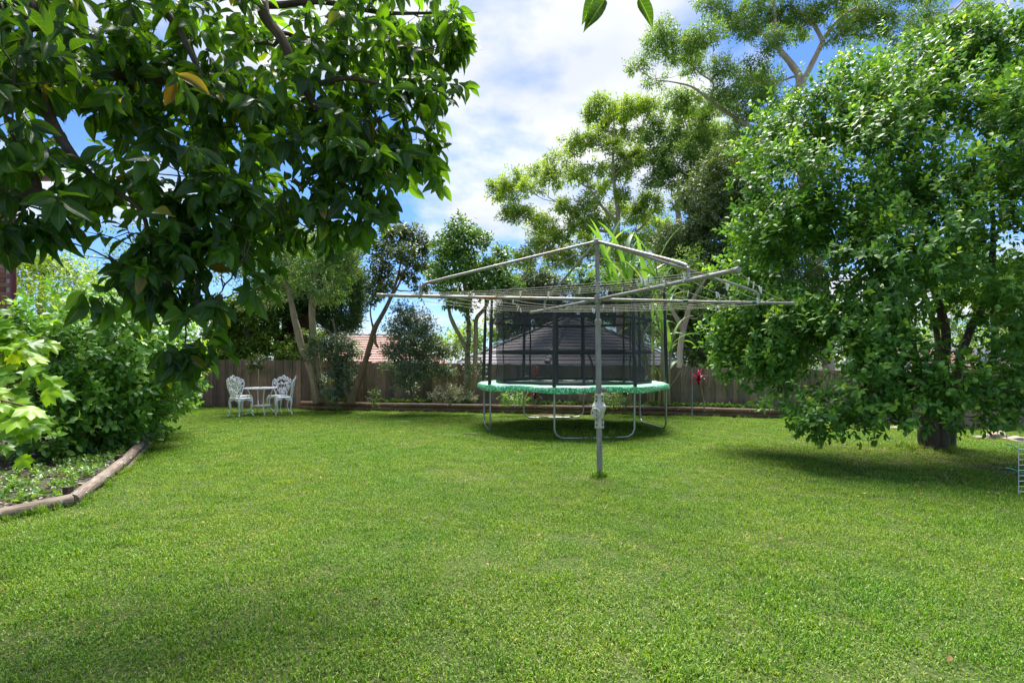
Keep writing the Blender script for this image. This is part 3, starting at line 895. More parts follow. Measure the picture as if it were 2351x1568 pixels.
MB().tube([(HX + .02, HY - .06, 0), (HX + .02, HY - .06, 4.6)], .05, 10).build('downpipe', M_REDP, bh)
MB().box((HX - .6, HY - .3, 4.75), (3.2, .14, .2)).build('fascia', M_REDP, bh, smooth=False)
MB().box((HX - .36, HY - .03, 2.6), (.06, .05, 1.2)).build('window_frame', M_CREAM, bh, smooth=False)

# ================================================================== TREES
B_GUM = barkmat('gum_bark', (.30, .22, .17), (.60, .50, .42), 2.0, (1, 1, .5), .8, .3)
B_GREY = barkmat('grey_bark', (.10, .075, .055), (.25, .20, .15), 9)
B_TAN = barkmat('tan_bark', (.22, .165, .095), (.40, .32, .20), 7, moss=(.16, .16, .08))
B_DARK = barkmat('dark_red_bark', (.030, .017, .013), (.095, .055, .042), 6, (1.6, 1.6, .12), .95, 1.0)
B_CIT = barkmat('citrus_bark', (.040, .028, .021), (.13, .095, .070), 8, moss=(.08, .085, .045))
B_LEAN = barkmat('brown_bark', (.10, .065, .035), (.24, .165, .095), 9, moss=(.11, .12, .06))

L_GUM = leafmat('gum_leaf', [(0, (0.091, 0.183, 0.027)), (.4, (0.194, 0.331, 0.043)), (.75, (0.338, 0.512, 0.063)), (1, (0.492, 0.611, 0.090))], .45, .45, nscale=.35, nvar=.5)
L_GUM2 = leafmat('gum_leaf_greyer', [(0, (0.070, 0.153, 0.036)), (.45, (0.145, 0.287, 0.064)), (.8, (0.233, 0.397, 0.089)), (1, (0.443, 0.383, 0.099))], .45, .42, nscale=.35, nvar=.5)
L_DARK = leafmat('dark_leaf', [(0, (0.047, 0.087, 0.030)), (.5, (0.098, 0.168, 0.051)), (1, (0.217, 0.305, 0.090))], .45, .3, nscale=.5, nvar=.5)
L_MID = leafmat('mid_leaf', [(0, (0.046, 0.116, 0.020)), (.5, (0.105, 0.232, 0.037)), (.85, (0.210, 0.382, 0.061)), (1, (0.316, 0.483, 0.092))], .4, .35)
L_RED = leafmat('bronze_leaf', [(0, (0.047, 0.073, 0.026)), (.5, (0.086, 0.138, 0.037)), (.8, (0.157, 0.234, 0.050)), (1, (0.298, 0.203, 0.066))], .45, .3)
L_PALE = leafmat('privet_leaf', [(0, (0.069, 0.155, 0.040)), (.5, (0.148, 0.285, 0.073)), (.85, (0.273, 0.433, 0.125)), (1, (0.386, 0.569, 0.194))], .4, .35)
L_FLOW = leafmat('cream_blossom', [(0, (0.411, 0.475, 0.158)), (1, (0.750, 0.750, 0.349))], .8, .3, (1.1, 1.1, .8))
L_BLUE = leafmat('bluish_leaf', [(0, (0.058, 0.101, 0.053)), (.5, (0.120, 0.184, 0.098)), (1, (0.250, 0.333, 0.186))], .4, .3)
L_VAR = leafmat('cream_edged_leaf', [(0, (0.115, 0.149, 0.057)), (.4, (0.299, 0.322, 0.161)), (.8, (0.575, 0.552, 0.345)), (1, (0.713, 0.667, 0.460))], .5, .3, (1.1, 1.1, .9))
L_CON = leafmat('conifer_spray', [(0, (0.031, 0.070, 0.030)), (.5, (0.070, 0.138, 0.050)), (.9, (0.138, 0.253, 0.078)), (1, (0.208, 0.346, 0.103))], .6, .15)
L_BACK = leafmat('backlit_leaf', [(0, (0.048, 0.108, 0.017)), (.5, (0.120, 0.228, 0.029)), (1, (0.264, 0.384, 0.060))], .45, .5)
L_CIT = leafmat('citrus_leaf', [(0, (0.042, 0.122, 0.023)), (.4, (0.086, 0.229, 0.038)), (.75, (0.181, 0.375, 0.054)), (.93, (0.430, 0.629, 0.077)), (1, (0.594, 0.655, 0.102))], .42, .40, nscale=1.2, nvar=.5, spec=.42)
L_LEM = leafmat('lemon_leaf', [(0, (0.047, 0.141, 0.027)), (.4, (0.097, 0.250, 0.038)), (.75, (0.214, 0.441, 0.055)), (1, (0.493, 0.615, 0.091))], .40, .40, nscale=1.6, nvar=.4, spec=.5)

def bl2(lst, Y, s=1.0, dy=1.0, jit=0.0, seed=0, rd=None):
    r = random.Random(seed); out = []
    for q in lst:
        x, y = c2(q[0], q[1]); k = 1 / (1.202 * 1.47)
        out.append(blob(x, y, Y + r.uniform(-jit, jit), q[2] * k * s, q[3] * k * s * dy, rd))
    return out
def bl3(lst, Y, cf_=c3, k=1 / (2.612 * 1.47), s=1.0, jit=.4, seed=0):
    r = random.Random(seed); out = []
    for q in lst:
        x, y = cf_(q[0], q[1]); out.append(blob(x, y, Y + r.uniform(-jit, jit), q[2] * k * s, q[3] * k * s))
    return out
def trunk2(lst, Y, s=.55): return [tp(*c2(x, y), Y + (d[0] if d else 0), r * s) for x, y, r, *d in lst]
def trunk3(lst, Y, cf_=c3): return [tp(*cf_(x, y), Y + (d[0] if d else 0), r) for x, y, r, *d in lst]

# --- gum trees beyond the houses
A_ = [(640, 440, 70, 32), (760, 450, 90, 35), (700, 475, 60, 28), (600, 480, 42, 26), (830, 440, 45, 28), (520, 600, 60, 34), (600, 590, 62, 34), (640, 540, 50, 30), (450, 660, 55, 26),
      (430, 735, 50, 44), (370, 712, 40, 28), (280, 738, 56, 34), (215, 782, 48, 36), (345, 772, 48, 34), (255, 795, 52, 34), (530, 715, 52, 38), (605, 700, 45, 28), (720, 560, 45, 30),
      (785, 560, 45, 28), (740, 655, 62, 34), (785, 650, 38, 32), (720, 715, 46, 30), (650, 768, 26, 22), (490, 850, 44, 38), (580, 870, 62, 48), (550, 925, 62, 34), (640, 920, 50, 30),
      (720, 800, 36, 30), (830, 840, 62, 46), (780, 885, 45, 38), (690, 600, 38, 25), (320, 885, 75, 26), (270, 868, 45, 24), (400, 930, 68, 38), (455, 985, 60, 30), (380, 1010, 60, 30), (560, 990, 60, 36), (470, 1060, 80, 44), (600, 1060, 80, 44), (740, 1020, 90, 60), (860, 960, 80, 60), (900, 1060, 90, 60), (1000, 1000, 80, 60), (320, 1070, 60, 36),
      (680, 690, 40, 26), (610, 780, 44, 26), (700, 860, 50, 34)]
gA = bl2(A_, 31, .98, 1.28, 1.6, 1)
tree('gum_tree', 'spreading gum tree with pale trunk and clumped crown rising above the clothesline', 'gum tree',
     [trunk2([(712, 1400, .36), (705, 1080, .33), (700, 960, .30), (704, 860, .25), (690, 760, .19), (684, 640, .12), (690, 520, .06)], 31),
      trunk2([(702, 900, .20), (640, 840, .13), (600, 780, .09), (545, 740, .05)], 31),
      trunk2([(702, 940, .2), (610, 930, .14), (520, 860, .10), (420, 800, .05)], 31),
      trunk2([(702, 980, .2, .4), (790, 930, .15, .8), (850, 850, .10, 1), (880, 760, .05, 1)], 31)],
     gA, L_GUM, B_GUM, tpl_small(.34), 33, 8, .42, .22, 'gum trees beyond the fence', 21, .27, 1.6, 1.0, .35, .35, .34, .35, .07, .02, 4, sag=.05, flat_bottom=.6)
Bg = [(860, 530, 55, 42), (870, 600, 70, 50), (940, 420, 62, 38), (1010, 430, 72, 40), (980, 480, 62, 38), (1060, 560, 80, 50), (1100, 620, 75, 60), (980, 630, 45, 36), (880, 650, 55, 34),
      (870, 740, 66, 38), (925, 735, 55, 34), (1100, 700, 85, 62), (1020, 600, 55, 50), (1060, 480, 40, 36), (950, 570, 55, 44), (1130, 560, 60, 46), (1010, 800, 70, 60), (1090, 800, 80, 70),
      (900, 690, 50, 28), (1040, 690, 66, 46), (960, 830, 40, 30), (1150, 640, 60, 60)]
tree('gum_tree', 'darker gum tree with olive crown between the clumped gum and the citrus', 'gum tree',
     [trunk2([(985, 1400, .34), (965, 1000, .3), (952, 900, .26), (945, 830, .24), (955, 770, .21), (985, 715, .18), (1000, 640, .13), (990, 540, .09), (965, 460, .05)], 29),
      trunk2([(985, 715, .14), (930, 680, .10), (880, 640, .05)], 29), trunk2([(955, 780, .15), (1040, 720, .11), (1090, 650, .05)], 29)],
     bl2(Bg, 29, 1.0, 1.15, 1.5, 2), L_GUM2, B_GUM, tpl_small(.34), 34, 8, .42, .21, 'gum trees beyond the fence', 22, .25, 1.5, 1.0, .35, .35, .36, .35, .07, .02, 4, sag=.05, flat_bottom=.7)
Cg = [(900, 130, 70, 40), (860, 185, 60, 44), (960, 205, 80, 50), (785, 280, 46, 34), (850, 322, 60, 26), (1010, 165, 55, 38), (1080, 135, 60, 46), (1020, 255, 60, 46), (1130, 275, 55, 46), (1150, 350, 70, 60),
      (1120, 420, 60, 40), (1250, 290, 70, 46), (1300, 335, 75, 60), (1200, 420, 66, 58), (1230, 500, 60, 40), (1330, 390, 80, 60), (1060, 28, 55, 24), (1150, 40, 80, 30), (1220, 110, 70, 40), (1180, 75, 60, 28),
      (1300, 100, 60, 44), (1340, 165, 55, 40), (1440, 110, 75, 42), (1420, 50, 85, 38), (1550, 40, 75, 32), (1600, 130, 55, 42), (1650, 60, 55, 50), (1750, 40, 90, 34), (1760, 100, 75, 40), (1700, 120, 60, 42),
      (1880, 150, 85, 42), (1950, 60, 75, 50), (2050, 100, 75, 50), (2150, 40, 60, 36), (1280, 15, 70, 30), (1100, -60, 90, 40), (1350, -70, 110, 50), (1650, -60, 120, 50), (1950, -60, 110, 50), (1500, -130, 130, 60), (1800, -150, 130, 60), (1180, 560, 60, 40), (1260, 580, 50, 40)]
tree('gum_tree', 'tallest gum tree leaning out over the top of the citrus with bare pale limbs', 'gum tree',
     [trunk2([(1560, 1500, .50), (1480, 900, .42), (1420, 500, .33), (1440, 330, .28, .2), (1408, 262, .24, .2), (1352, 190, .20), (1342, 100, .15), (1335, 0, .12), (1330, -80, .06)], 25, .56),
      trunk2([(1430, 700, .30), (1310, 610, .22), (1232, 512, .17), (1180, 480, .15), (1110, 435, .13), (1060, 395, .11), (1000, 352, .08), (900, 330, .045), (850, 330, .03)], 25, .56),
      trunk2([(1080, 405, .10), (1090, 340, .08), (1040, 300, .06), (975, 240, .03)], 25, .56), trunk2([(1352, 190, .12), (1260, 120, .09), (1180, 90, .05)], 25, .56),
      trunk2([(1430, 380, .26), (1520, 200, .2), (1530, 160, .18), (1480, 80, .12), (1390, 20, .06)], 25, .56),
      trunk2([(1530, 170, .16), (1600, 80, .12), (1720, 0, .07)], 25, .56), trunk2([(1440, 600, .24), (1750, 330, .17), (1930, 170, .12), (2060, 50, .09), (2130, -20, .05)], 25, .56)],
     bl2(Cg, 25, 1.0, 1.0, 1.6, 3), L_GUM2, B_GUM, tpl_small(.32), 42, 8, .4, .18, 'gum trees beyond the fence', 23, .26, 1.4, 1.0, .4, .3, .36, .35, .06, .016, 4, sag=.04)

# --- dense dark trees between gum and citrus
rowD = [(1560, 620, 44, 50), (1585, 740, 44, 44), (1610, 800, 44, 36), (1545, 700, 36, 40), (1660, 820, 50, 36), (1590, 560, 46, 60), (1600, 650, 50, 60), (1585, 700, 44, 46), (1625, 760, 50, 50), (1540, 560, 40, 40), (1570, 640, 60, 60), (1640, 560, 80, 90), (1720, 520, 90, 110), (1620, 440, 60, 60), (1690, 400, 70, 70), (1560, 740, 50, 60), (1640, 700, 80, 90), (1730, 680, 90, 110), (1600, 800, 55, 50), (1690, 800, 80, 60), (1800, 600, 90, 130), (1800, 780, 80, 80)]
tree('bushy_tree', 'dark fine-leaved tree behind the fence left of the citrus', 'tree', [[tp(1660, 960, 20, .22), tp(1655, 800, 20, .17), tp(1670, 640, 20, .10), tp(1690, 480, 20, .04)]],
     [blob(x, y, 20 + random.Random(i).uniform(-1.2, 1.2), rx, ry) for i, (x, y, rx, ry) in enumerate(rowD)], L_DARK, B_GREY, tpl_small(.45), 52, 8, .3, .15, 'trees beyond the fence', 31, .16, 1.1, rmax=.08, twigs=2)
tree('white_barked_tree', 'white-barked tree standing behind the fence right of the trampoline', 'tree',
     [[tp(1561, 840, 18, .10), tp(1563, 790, 18, .09), tp(1576, 730, 18, .085), tp(1590, 690, 18, .06), tp(1620, 640, 18, .04)], [tp(1570, 760, 18, .09), tp(1545, 715, 18, .06), tp(1520, 660, 18, .03)]],
     [blob(1500, 640, 18, 36, 26), blob(1540, 690, 18, 30, 24), blob(1600, 650, 18, 46, 36), blob(1580, 600, 18, 40, 30), blob(1620, 720, 18, 36, 30)], L_GUM2, B_GUM, tpl_small(.3), 20, 7, .3, .14, 'trees beyond the fence', 32, .2)
tree('bushy_tree', 'yellow-green backlit tree seen through the gaps under the citrus', 'tree', [[tp(2290, 900, 24, .2), tp(2285, 780, 24, .15), tp(2280, 640, 24, .06)]],
     [blob(2230, 740, 24, 70, 50), blob(2330, 720, 24, 70, 60), blob(2280, 660, 24, 80, 60), blob(2390, 770, 24, 60, 50), blob(2150, 780, 24, 50, 40), blob(2200, 640, 24, 60, 60)], L_BACK, B_GREY, tpl_small(.45), 20, 7, .3, .16, 'trees beyond the fence', 33, .2)
tree('bushy_tree', 'low olive tree at the right end of the grey roof', 'tree', [[tp(1620, 860, 22, .16), tp(1618, 800, 22, .1), tp(1622, 740, 22, .04)]],
     [blob(1590, 790, 22, 34, 36), blob(1640, 770, 22, 44, 46), blob(1690, 800, 22, 40, 36)], L_GUM, B_GREY, tpl_small(.45), 22, 7, .28, .15, 'trees beyond the fence', 34, .15)
tree('bushy_tree', 'dark spreading tree behind the left end of the grey roof', 'tree', [[tp(1200, 840, 34, .3), tp(1205, 760, 34, .25), tp(1215, 680, 34, .14), tp(1220, 620, 34, .05)]],
     [blob(1160, 735, 34, 40, 34), blob(1200, 690, 34, 48, 40), blob(1245, 705, 34, 48, 40), blob(1180, 660, 34, 36, 30), blob(1225, 645, 34, 44, 32), blob(1280, 725, 34, 36, 26), blob(1262, 660, 34, 40, 34)], L_DARK, B_GREY, tpl_small(.45), 26, 8, .4, .24, 'trees beyond the fence', 35, .2, .9, rmax=.08, twigs=2)
tree('bushy_tree', 'mid-green spreading tree behind the right half of the grey roof', 'tree', [[tp(1440, 840, 34, .3), tp(1440, 760, 34, .25), tp(1435, 680, 34, .14), tp(1430, 610, 34, .05)]],
     [blob(1350, 705, 34, 44, 40), blob(1390, 660, 34, 50, 40), blob(1440, 640, 34, 50, 40), blob(1490, 670, 34, 50, 44), blob(1430, 710, 34, 60, 36), blob(1510, 730, 34, 50, 40), blob(1540, 670, 34, 40, 40), blob(1330, 650, 34, 36, 30)], L_MID, B_GREY, tpl_small(.45), 26, 8, .4, .24, 'trees beyond the fence', 36, .2, .9, rmax=.08, twigs=2)
# low scrub far away between the houses
tr_b = [blob(x, y, 46, rx, ry) for x, y, rx, ry in [(1000, 800, 30, 26), (1040, 790, 26, 32), (1080, 775, 34, 40), (1120, 790, 30, 30), (1180, 745, 40, 34), (1230, 730, 50, 40), (1290, 745, 40, 30), (1150, 760, 30, 30), (960, 812, 30, 18), (880, 815, 30, 16), (1400, 760, 60, 50), (1480, 740, 50, 50), (1550, 760, 50, 50), (700, 790, 60, 40), (1750, 780, 80, 60), (1900, 760, 90, 70), (2050, 780, 90, 50), (2300, 790, 90, 40), (560, 780, 60, 50)]]
rg = np.random.default_rng(77); pos, D = shoots(tr_b, 5, rg, .1)
tag(link('distant_trees', leaves_mesh('distant_trees', L_GUM, tpl_small(.5), *leaf_shoots(pos, D, rg, 8, .6, size=.35))), kind='stuff')

# --- garden trees along the back fence
E_ = [(1960, 60, 110, 80), (2030, 200, 180, 100), (1850, 230, 110, 100), (2150, 180, 90, 75), (1900, 400, 180, 110), (2100, 350, 140, 100), (1760, 470, 90, 62), (1950, 590, 170, 95), (2140, 560, 130, 90), (1950, 730, 120, 55),
      (2330, 300, 75, 90), (2330, 470, 100, 80), (2240, 420, 80, 80), (2280, 600, 120, 60), (2420, 560, 90, 60)]
tree('slender_tree', 'bright green slender tree with ivy-wrapped twin trunks left of the trampoline', 'tree',
     [trunk3([(2025, 1560, .085), (2030, 1300, .075), (2030, 1150, .07), (1990, 1050, .055), (1910, 900, .05), (1870, 780, .04), (1880, 600, .025)], 13.6),
      trunk3([(2070, 1570, .07, .2), (2095, 1300, .06, .2), (2105, 1000, .055, .2), (2110, 850, .05, .2), (2190, 750, .04, .2), (2240, 600, .02, .2)], 13.6),
      trunk3([(2030, 1200, .06), (2045, 950, .055), (2030, 800, .05), (2000, 500, .035), (1980, 250, .015)], 13.6)],
     bl3(E_, 13.6, jit=.5, seed=4), L_MID, B_TAN, tpl_med(.5), 125, 7, .24, .105, 'garden trees along the back fence', 41, .20, 1.8, rmax=.03, rmin=.006, twigs=3)
rg = np.random.default_rng(5)
ivp, ivd = [], []
for i in range(620):
    q = rg.random(); x = 2035 + rg.normal(0, 16); y = 1480 - q * 900
    p = P(*c3(x + (q - .5) * 10, y), 13.58 + rg.normal(0, .06)); ivp.append(p); ivd.append((rg.normal(0, 1), rg.normal(-.4, .8), rg.normal(-.2, .5)))
for i in range(160):
    p = P(*c3(2150 + rg.normal(0, 26), 1260 + rg.normal(0, 80)), 13.5 + rg.normal(0, .06)); ivp.append(p); ivd.append((rg.normal(0, 1), rg.normal(-.4, .8), rg.normal(-.2, .5)))
ivy = bpy.data.objects['slender_tree']
link('ivy', leaves_mesh('ivy', L_DARK, tpl_med(.8), np.array([tuple(p) for p in ivp]), np.array(ivd), np.tile((0, -.6, .8), (len(ivp), 1)) + rg.normal(0, .3, (len(ivp), 3)), rg.uniform(.04, .075, len(ivp)), rg.random(len(ivp))), ivy)

F_ = [(1400, 150, 120, 100), (1540, 120, 110, 80), (1600, 225, 100, 80), (1280, 250, 85, 110), (1250, 400, 100, 100), (1300, 530, 110, 75), (1480, 290, 100, 70), (1230, 600, 90, 56), (1650, 400, 75, 55), (1500, 480, 70, 55), (1620, 590, 70, 50), (1190, 690, 55, 36), (1560, 380, 50, 40), (1380, 60, 90, 50)]
tree('leaning_tree', 'bronze-leaved small tree with leaning forked brown trunk in the back bed', 'tree',
     [trunk3([(1000, 1590, .11), (1030, 1500, .10), (1060, 1430, .085), (1130, 1230, .075), (1175, 1080, .075), (1210, 950, .07), (1260, 850, .06), (1330, 720, .05), (1380, 600, .04), (1420, 470, .03), (1450, 300, .015)], 14.4),
      trunk3([(1000, 1580, .08), (960, 1500, .06), (935, 1440, .05), (915, 1400, .045)], 14.4), trunk3([(1010, 1560, .07, .1), (985, 1480, .05, .1), (980, 1430, .04, .1)], 14.4),
      trunk3([(1210, 960, .04), (1190, 890, .025), (1175, 800, .02), (1180, 700, .012)], 14.4), trunk3([(1215, 1000, .045, -.1), (1220, 1060, .04, -.15), (1245, 1105, .025, -.2)], 14.4),
      trunk3([(1320, 740, .035), (1420, 560, .028), (1480, 420, .02), (1560, 320, .01)], 14.4), trunk3([(1140, 1200, .03), (1190, 1155, .015)], 14.4), trunk3([(1110, 1300, .02), (1165, 1265, .008)], 14.4)],
     bl3(F_, 14.4, jit=.5, seed=5), L_RED, B_LEAN, tpl_med(.5), 120, 7, .24, .105, 'garden trees along the back fence', 42, .22, 2.0, rmax=.025, rmin=.005, twigs=4)

G_ = [(1020, 380, 90, 80), (880, 640, 90, 60), (1060, 160, 110, 90), (150, 640, 110, 70), (300, 300, 140, 110), (500, 250, 140, 110), (650, 350, 170, 110), (850, 350, 160, 120), (250, 520, 120, 100), (500, 470, 150, 110), (750, 570, 140, 100), (950, 470, 110, 90), (330, 670, 90, 55), (760, 680, 85, 55), (560, 590, 130, 60), (1000, 250, 100, 100), (100, 420, 120, 100), (120, 250, 120, 100), (700, 150, 160, 110), (420, 90, 160, 110), (180, 60, 130, 100), (920, 120, 130, 100)]
gG = bl3(G_, 14.9, jit=.6, seed=6)
gt = tree('flowering_tree', 'cream-blossomed tree on two pale slanting trunks behind the white chairs', 'tree',
     [trunk3([(705, 1590, .115), (690, 1480, .11), (640, 1260, .10), (580, 1130, .095), (520, 900, .085), (480, 720, .07), (440, 560, .05), (380, 350, .03)], 14.8),
      trunk3([(742, 1590, .10), (725, 1400, .09), (695, 1150, .085), (668, 950, .085), (660, 700, .08), (680, 520, .05), (720, 320, .03)], 14.9),
      trunk3([(700, 1590, .08, .15), (690, 1400, .07, .15), (700, 1210, .06, .15), (690, 1050, .05, .1)], 14.9)],
     gG, L_PALE, B_TAN, tpl_med(.32), 70, 8, .26, .10, 'garden trees along the back fence', 43, .12, 1.8, droop=.55, rmax=.035, rmin=.006, twigs=2)
rg = np.random.default_rng(9)
pos, D = shoots(gG, 6.5, rg, .3, 1.2, shell=.08); m_ = D[:, 2] > -.3; pos, D = pos[m_], D[m_]
fl = []
for p in pos:
    k = 46; fl.append(np.concatenate([p + rg.normal(0, 1, (k, 3)) * (.07, .07, .08) + (0, 0, -.05)]))
fl = np.concatenate(fl)
link('blossom', leaves_mesh('blossom', L_FLOW, tpl_small(.8), fl, unit(rg, len(fl)), unit(rg, len(fl)) + (0, 0, .5), rg.uniform(.018, .034, len(fl)), rg.random(len(fl))), gt)

# conifer with dark fluted trunks behind the fence
H_ = [(340, 720, 110, 110), (300, 830, 80, 80), (450, 560, 150, 150), (480, 780, 90, 70), (230, 640, 110, 120), (900, 560, 140, 170), (1000, 760, 85, 190), (1050, 660, 62, 150), (960, 520, 120, 120), (820, 820, 110, 140), (600, 560, 200, 150), (420, 620, 130, 130), (760, 480, 160, 150), (1000, 880, 55, 110), (1085, 560, 50, 110), (880, 950, 80, 90), (740, 760, 70, 120), (900, 300, 160, 170), (600, 300, 200, 170)]
rgc = np.random.default_rng(51)
tree('conifer', 'dark cypress with broad fluted reddish trunks standing behind the back fence', 'tree',
     [trunk3([(540, 1330, .40), (535, 1150, .33), (560, 900, .27), (590, 700, .20), (640, 480, .1)], 18), trunk3([(440, 1330, .25, .2), (450, 1100, .21, .2), (450, 880, .18, .2), (430, 650, .1, .2)], 18),
      trunk3([(370, 1330, .17), (375, 1150, .14), (345, 950, .11), (330, 760, .07)], 18), trunk3([(620, 1330, .22, -.1), (600, 1100, .2, -.1), (640, 850, .16), (700, 620, .1)], 18)],
     bl3(H_, 18, jit=.5, seed=7), L_CON, B_DARK, tpl_small(.24), 85, 9, .36, .17, 'trees beyond the fence', 44, .05, 1.0, spread=.6, droop=-.1, up=.8, rmax=.07, twigs=0, wob=.5)
I_ = [(60, 740, 110, 90), (220, 720, 100, 90), (-100, 780, 120, 100), (290, 900, 80, 80), (60, 1130, 110, 80), (200, 1120, 110, 90), (-60, 1100, 130, 100), (280, 1080, 70, 70), (100, 1000, 120, 90), (230, 960, 90, 80), (-40, 950, 110, 90), (20, 850, 110, 80), (150, 820, 90, 70), (-180, 1150, 120, 80), (-160, 1000, 120, 110)]
tree('bushy_tree', 'sunlit leafy tree above the left end of the back fence', 'tree', [trunk3([(105, 1330, .15), (110, 1150, .13), (105, 950, .11), (90, 800, .06)], 17)],
     bl3(I_, 17, jit=.5, seed=8), L_BACK, B_GREY, tpl_med(.5), 70, 7, .3, .15, 'trees beyond the fence', 45, .2, 1.6, rmax=.04, twigs=2)
tree('hanging_shrub', 'dark leafy branch drooping over the back fence top behind the chairs', 'shrub', [trunk3([(150, 1330, .03, .6), (150, 1200, .025, .4), (180, 1180, .02, -.1), (170, 1240, .008, -.2)], 16.0)],
     bl3([(160, 1215, 75, 34), (190, 1260, 60, 34), (120, 1290, 36, 22), (230, 1200, 50, 26)], 15.75, jit=.1, seed=9), L_DARK, B_GREY, tpl_med(.4), 60, 7, .2, .10, 'shrubs in the back bed', 46, .1, droop=.5)

# shrubs in the back bed
K_ = [(760, 1060, 90, 50), (680, 1080, 80, 50), (860, 1080, 100, 60), (960, 1060, 90, 50), (1020, 1130, 80, 70), (900, 1180, 120, 80), (980, 1260, 90, 100), (920, 1350, 90, 80), (850, 1300, 60, 60), (660, 1150, 50, 30), (800, 1140, 90, 60), (980, 1400, 60, 60), (790, 1440, 60, 80), (840, 1500, 70, 60), (640, 1200, 40, 24)]
tree('leafy_shrub', 'dark long-leaved shrub between the pale trunks and the leaning trunk', 'shrub', [trunk3([(860, 1590, .05), (870, 1450, .045), (880, 1300, .035), (880, 1130, .02)], 14.7), trunk3([(890, 1590, .03), (880, 1100, .028), (850, 880, .024), (840, 860, .01)], 14.8), trunk3([(860, 1010, .022), (790, 950, .02), (735, 945, .014), (710, 900, .007)], 14.7)],
     bl3(K_, 14.6, jit=.25, seed=10), L_BLUE, B_GREY, tpl_med(.32), 75, 8, .22, .12, 'shrubs in the back bed', 47, .15, 2.0, droop=.5, rmax=.02, rmin=.005, twigs=1)
J_ = [(1480, 800, 120, 90), (1590, 860, 130, 90), (1400, 920, 110, 80), (1520, 960, 160, 90), (1680, 960, 120, 80), (1780, 1040, 110, 70), (1600, 1080, 170, 90), (1420, 1080, 110, 80), (1860, 1130, 110, 60), (1700, 1170, 170, 80), (1500, 1200, 150, 80), (1350, 1140, 80, 60), (1560, 1300, 160, 80), (1740, 1310, 150, 60), (1880, 1330, 60, 26), (1480, 1400, 90, 80), (1520, 1480, 60, 60), (1340, 1270, 80, 40)]
tree('feathery_shrub', 'bluish-green feathery shrub against the back fence left of the trampoline', 'shrub', [trunk3([(1560, 1590, .035), (1530, 1480, .03), (1520, 1250, .025), (1530, 1000, .018), (1500, 820, .008)], 13.95), trunk3([(1600, 1560, .014, -.1), (1560, 1500, .014, -.1), (1540, 1420, .012)], 13.95)],
     bl3(J_, 13.95, jit=.3, seed=11), L_BLUE, B_GREY, tpl_small(.45), 120, 10, .26, .076, 'shrubs in the back bed', 48, .28, 2.6, spread=.8, droop=.1, up=.15, shell=.4, rmax=.012, rmin=.004, twigs=4)
tree('variegated_shrub', 'low cream and green variegated shrub beside the trampoline\'s left leg', 'shrub', [trunk3([(1880, 1620, .02), (1880, 1560, .018), (1870, 1520, .01)], 13.45)],
     bl3([(1760, 1520, 80, 46), (1860, 1490, 90, 50), (1960, 1510, 90, 46), (2040, 1540, 60, 34), (1900, 1550, 120, 34)], 13.45, jit=.1, seed=12), L_VAR, B_GREY, tpl_med(.45), 85, 7, .14, .065, 'shrubs in the back bed', 49, .1, droop=0, rmax=.008, rmin=.003)
def small_shrub(px, py, Y, rx, ry, label, mat, seed, tpl=None, dens=80, ls=.055):
    q = P(px, py + ry, Y)
    return tree('small_shrub', label, 'shrub', [[(q.x, q.y, .15, .012), (q.x + .02, q.y, .3, .010), (q.x, q.y, .45, .004)]],
                [blob(px, py, Y, rx, ry), blob(px - rx * .5, py + ry * .4, Y - .05, rx * .6, ry * .6), blob(px + rx * .5, py + ry * .3, Y + .05, rx * .6, ry * .6)], mat, B_GREY, tpl or tpl_med(.4), dens, 7, .14, ls, 'shrubs in the back bed', seed, .1, rmax=.007, rmin=.003)
small_shrub(1181, 914, 13.3, 32, 17, 'small yellow-green shrub under the trampoline beside its left back leg', L_LEM, 61)
small_shrub(1407, 912, 13.1, 40, 24, 'rounded green shrub behind the clothesline pole under the trampoline', L_MID, 62)
small_shrub(622, 930, 15.2, 16, 10, 'little light green plant behind the white chairs', L_BACK, 63)
small_shrub(700, 800, 16.6, 60, 46, 'leafy shrub showing above the fence between the pale trunks', L_BACK, 66, dens=50, ls=.1)
small_shrub(775, 930, 14.2, 20, 12, 'low green plant at the foot of the pale trunks', L_MID, 64)
small_shrub(857, 915, 14.1, 12, 26, 'thin young plant beside the leaning trunk', L_MID, 65, dens=40)

# red cordylines
M_CORD = leafmat('cordyline_leaf', [(0, (.045, .008, .014)), (.5, (.13, .012, .03)), (1, (.36, .03, .085))], .35, .35, (1.5, .8, 1))
M_CORDD = leafmat('dark_cordyline_leaf', [(0, (.03, .015, .014)), (.5, (.075, .022, .02)), (1, (.16, .03, .03))], .4, .3, (1.4, .9, .9))
def strap_mesh(name, mat, ln, w, arch, twist, v, seed, rise=.35, fold=.15):
    V = []; F = []; n = 7; r = random.Random(seed)
    ang = math.pi / 2 - rise; p = Vector((0, 0, 0)); tw = 0
    for i in range(n + 1):
        t = i / n
        hw = w / 2 * (min(1, t * 5 + .25) * (1 - t ** 2.2) + .02)
        tw = twist * t
        nx, nz = -math.sin(ang), math.cos(ang)
        s = Vector((nx * math.sin(tw), math.cos(tw), nz * math.sin(tw)))
        nn = Vector((nx, 0, nz))
        V += [tuple(p - s * hw + nn * hw * fold), tuple(p), tuple(p + s * hw + nn * hw * fold)]
        p = p + Vector((math.cos(ang), 0, math.sin(ang))) * (ln / n); ang -= arch / n * (0.5 + t)
    for i in range(n):
        a = i * 3; F += [(a, a + 1, a + 4, a + 3), (a + 1, a + 2, a + 5, a + 4)]
    me = bpy.data.meshes.new(name); me.from_pydata(V, [], F); me.materials.append(mat)
    at = me.attributes.new('rnd', 'FLOAT', 'POINT'); at.data.foreach_set('value', np.full(len(V), v, np.float32)); me.polygons.foreach_set('use_smooth', [True] * len(F)); me.update()
    return me
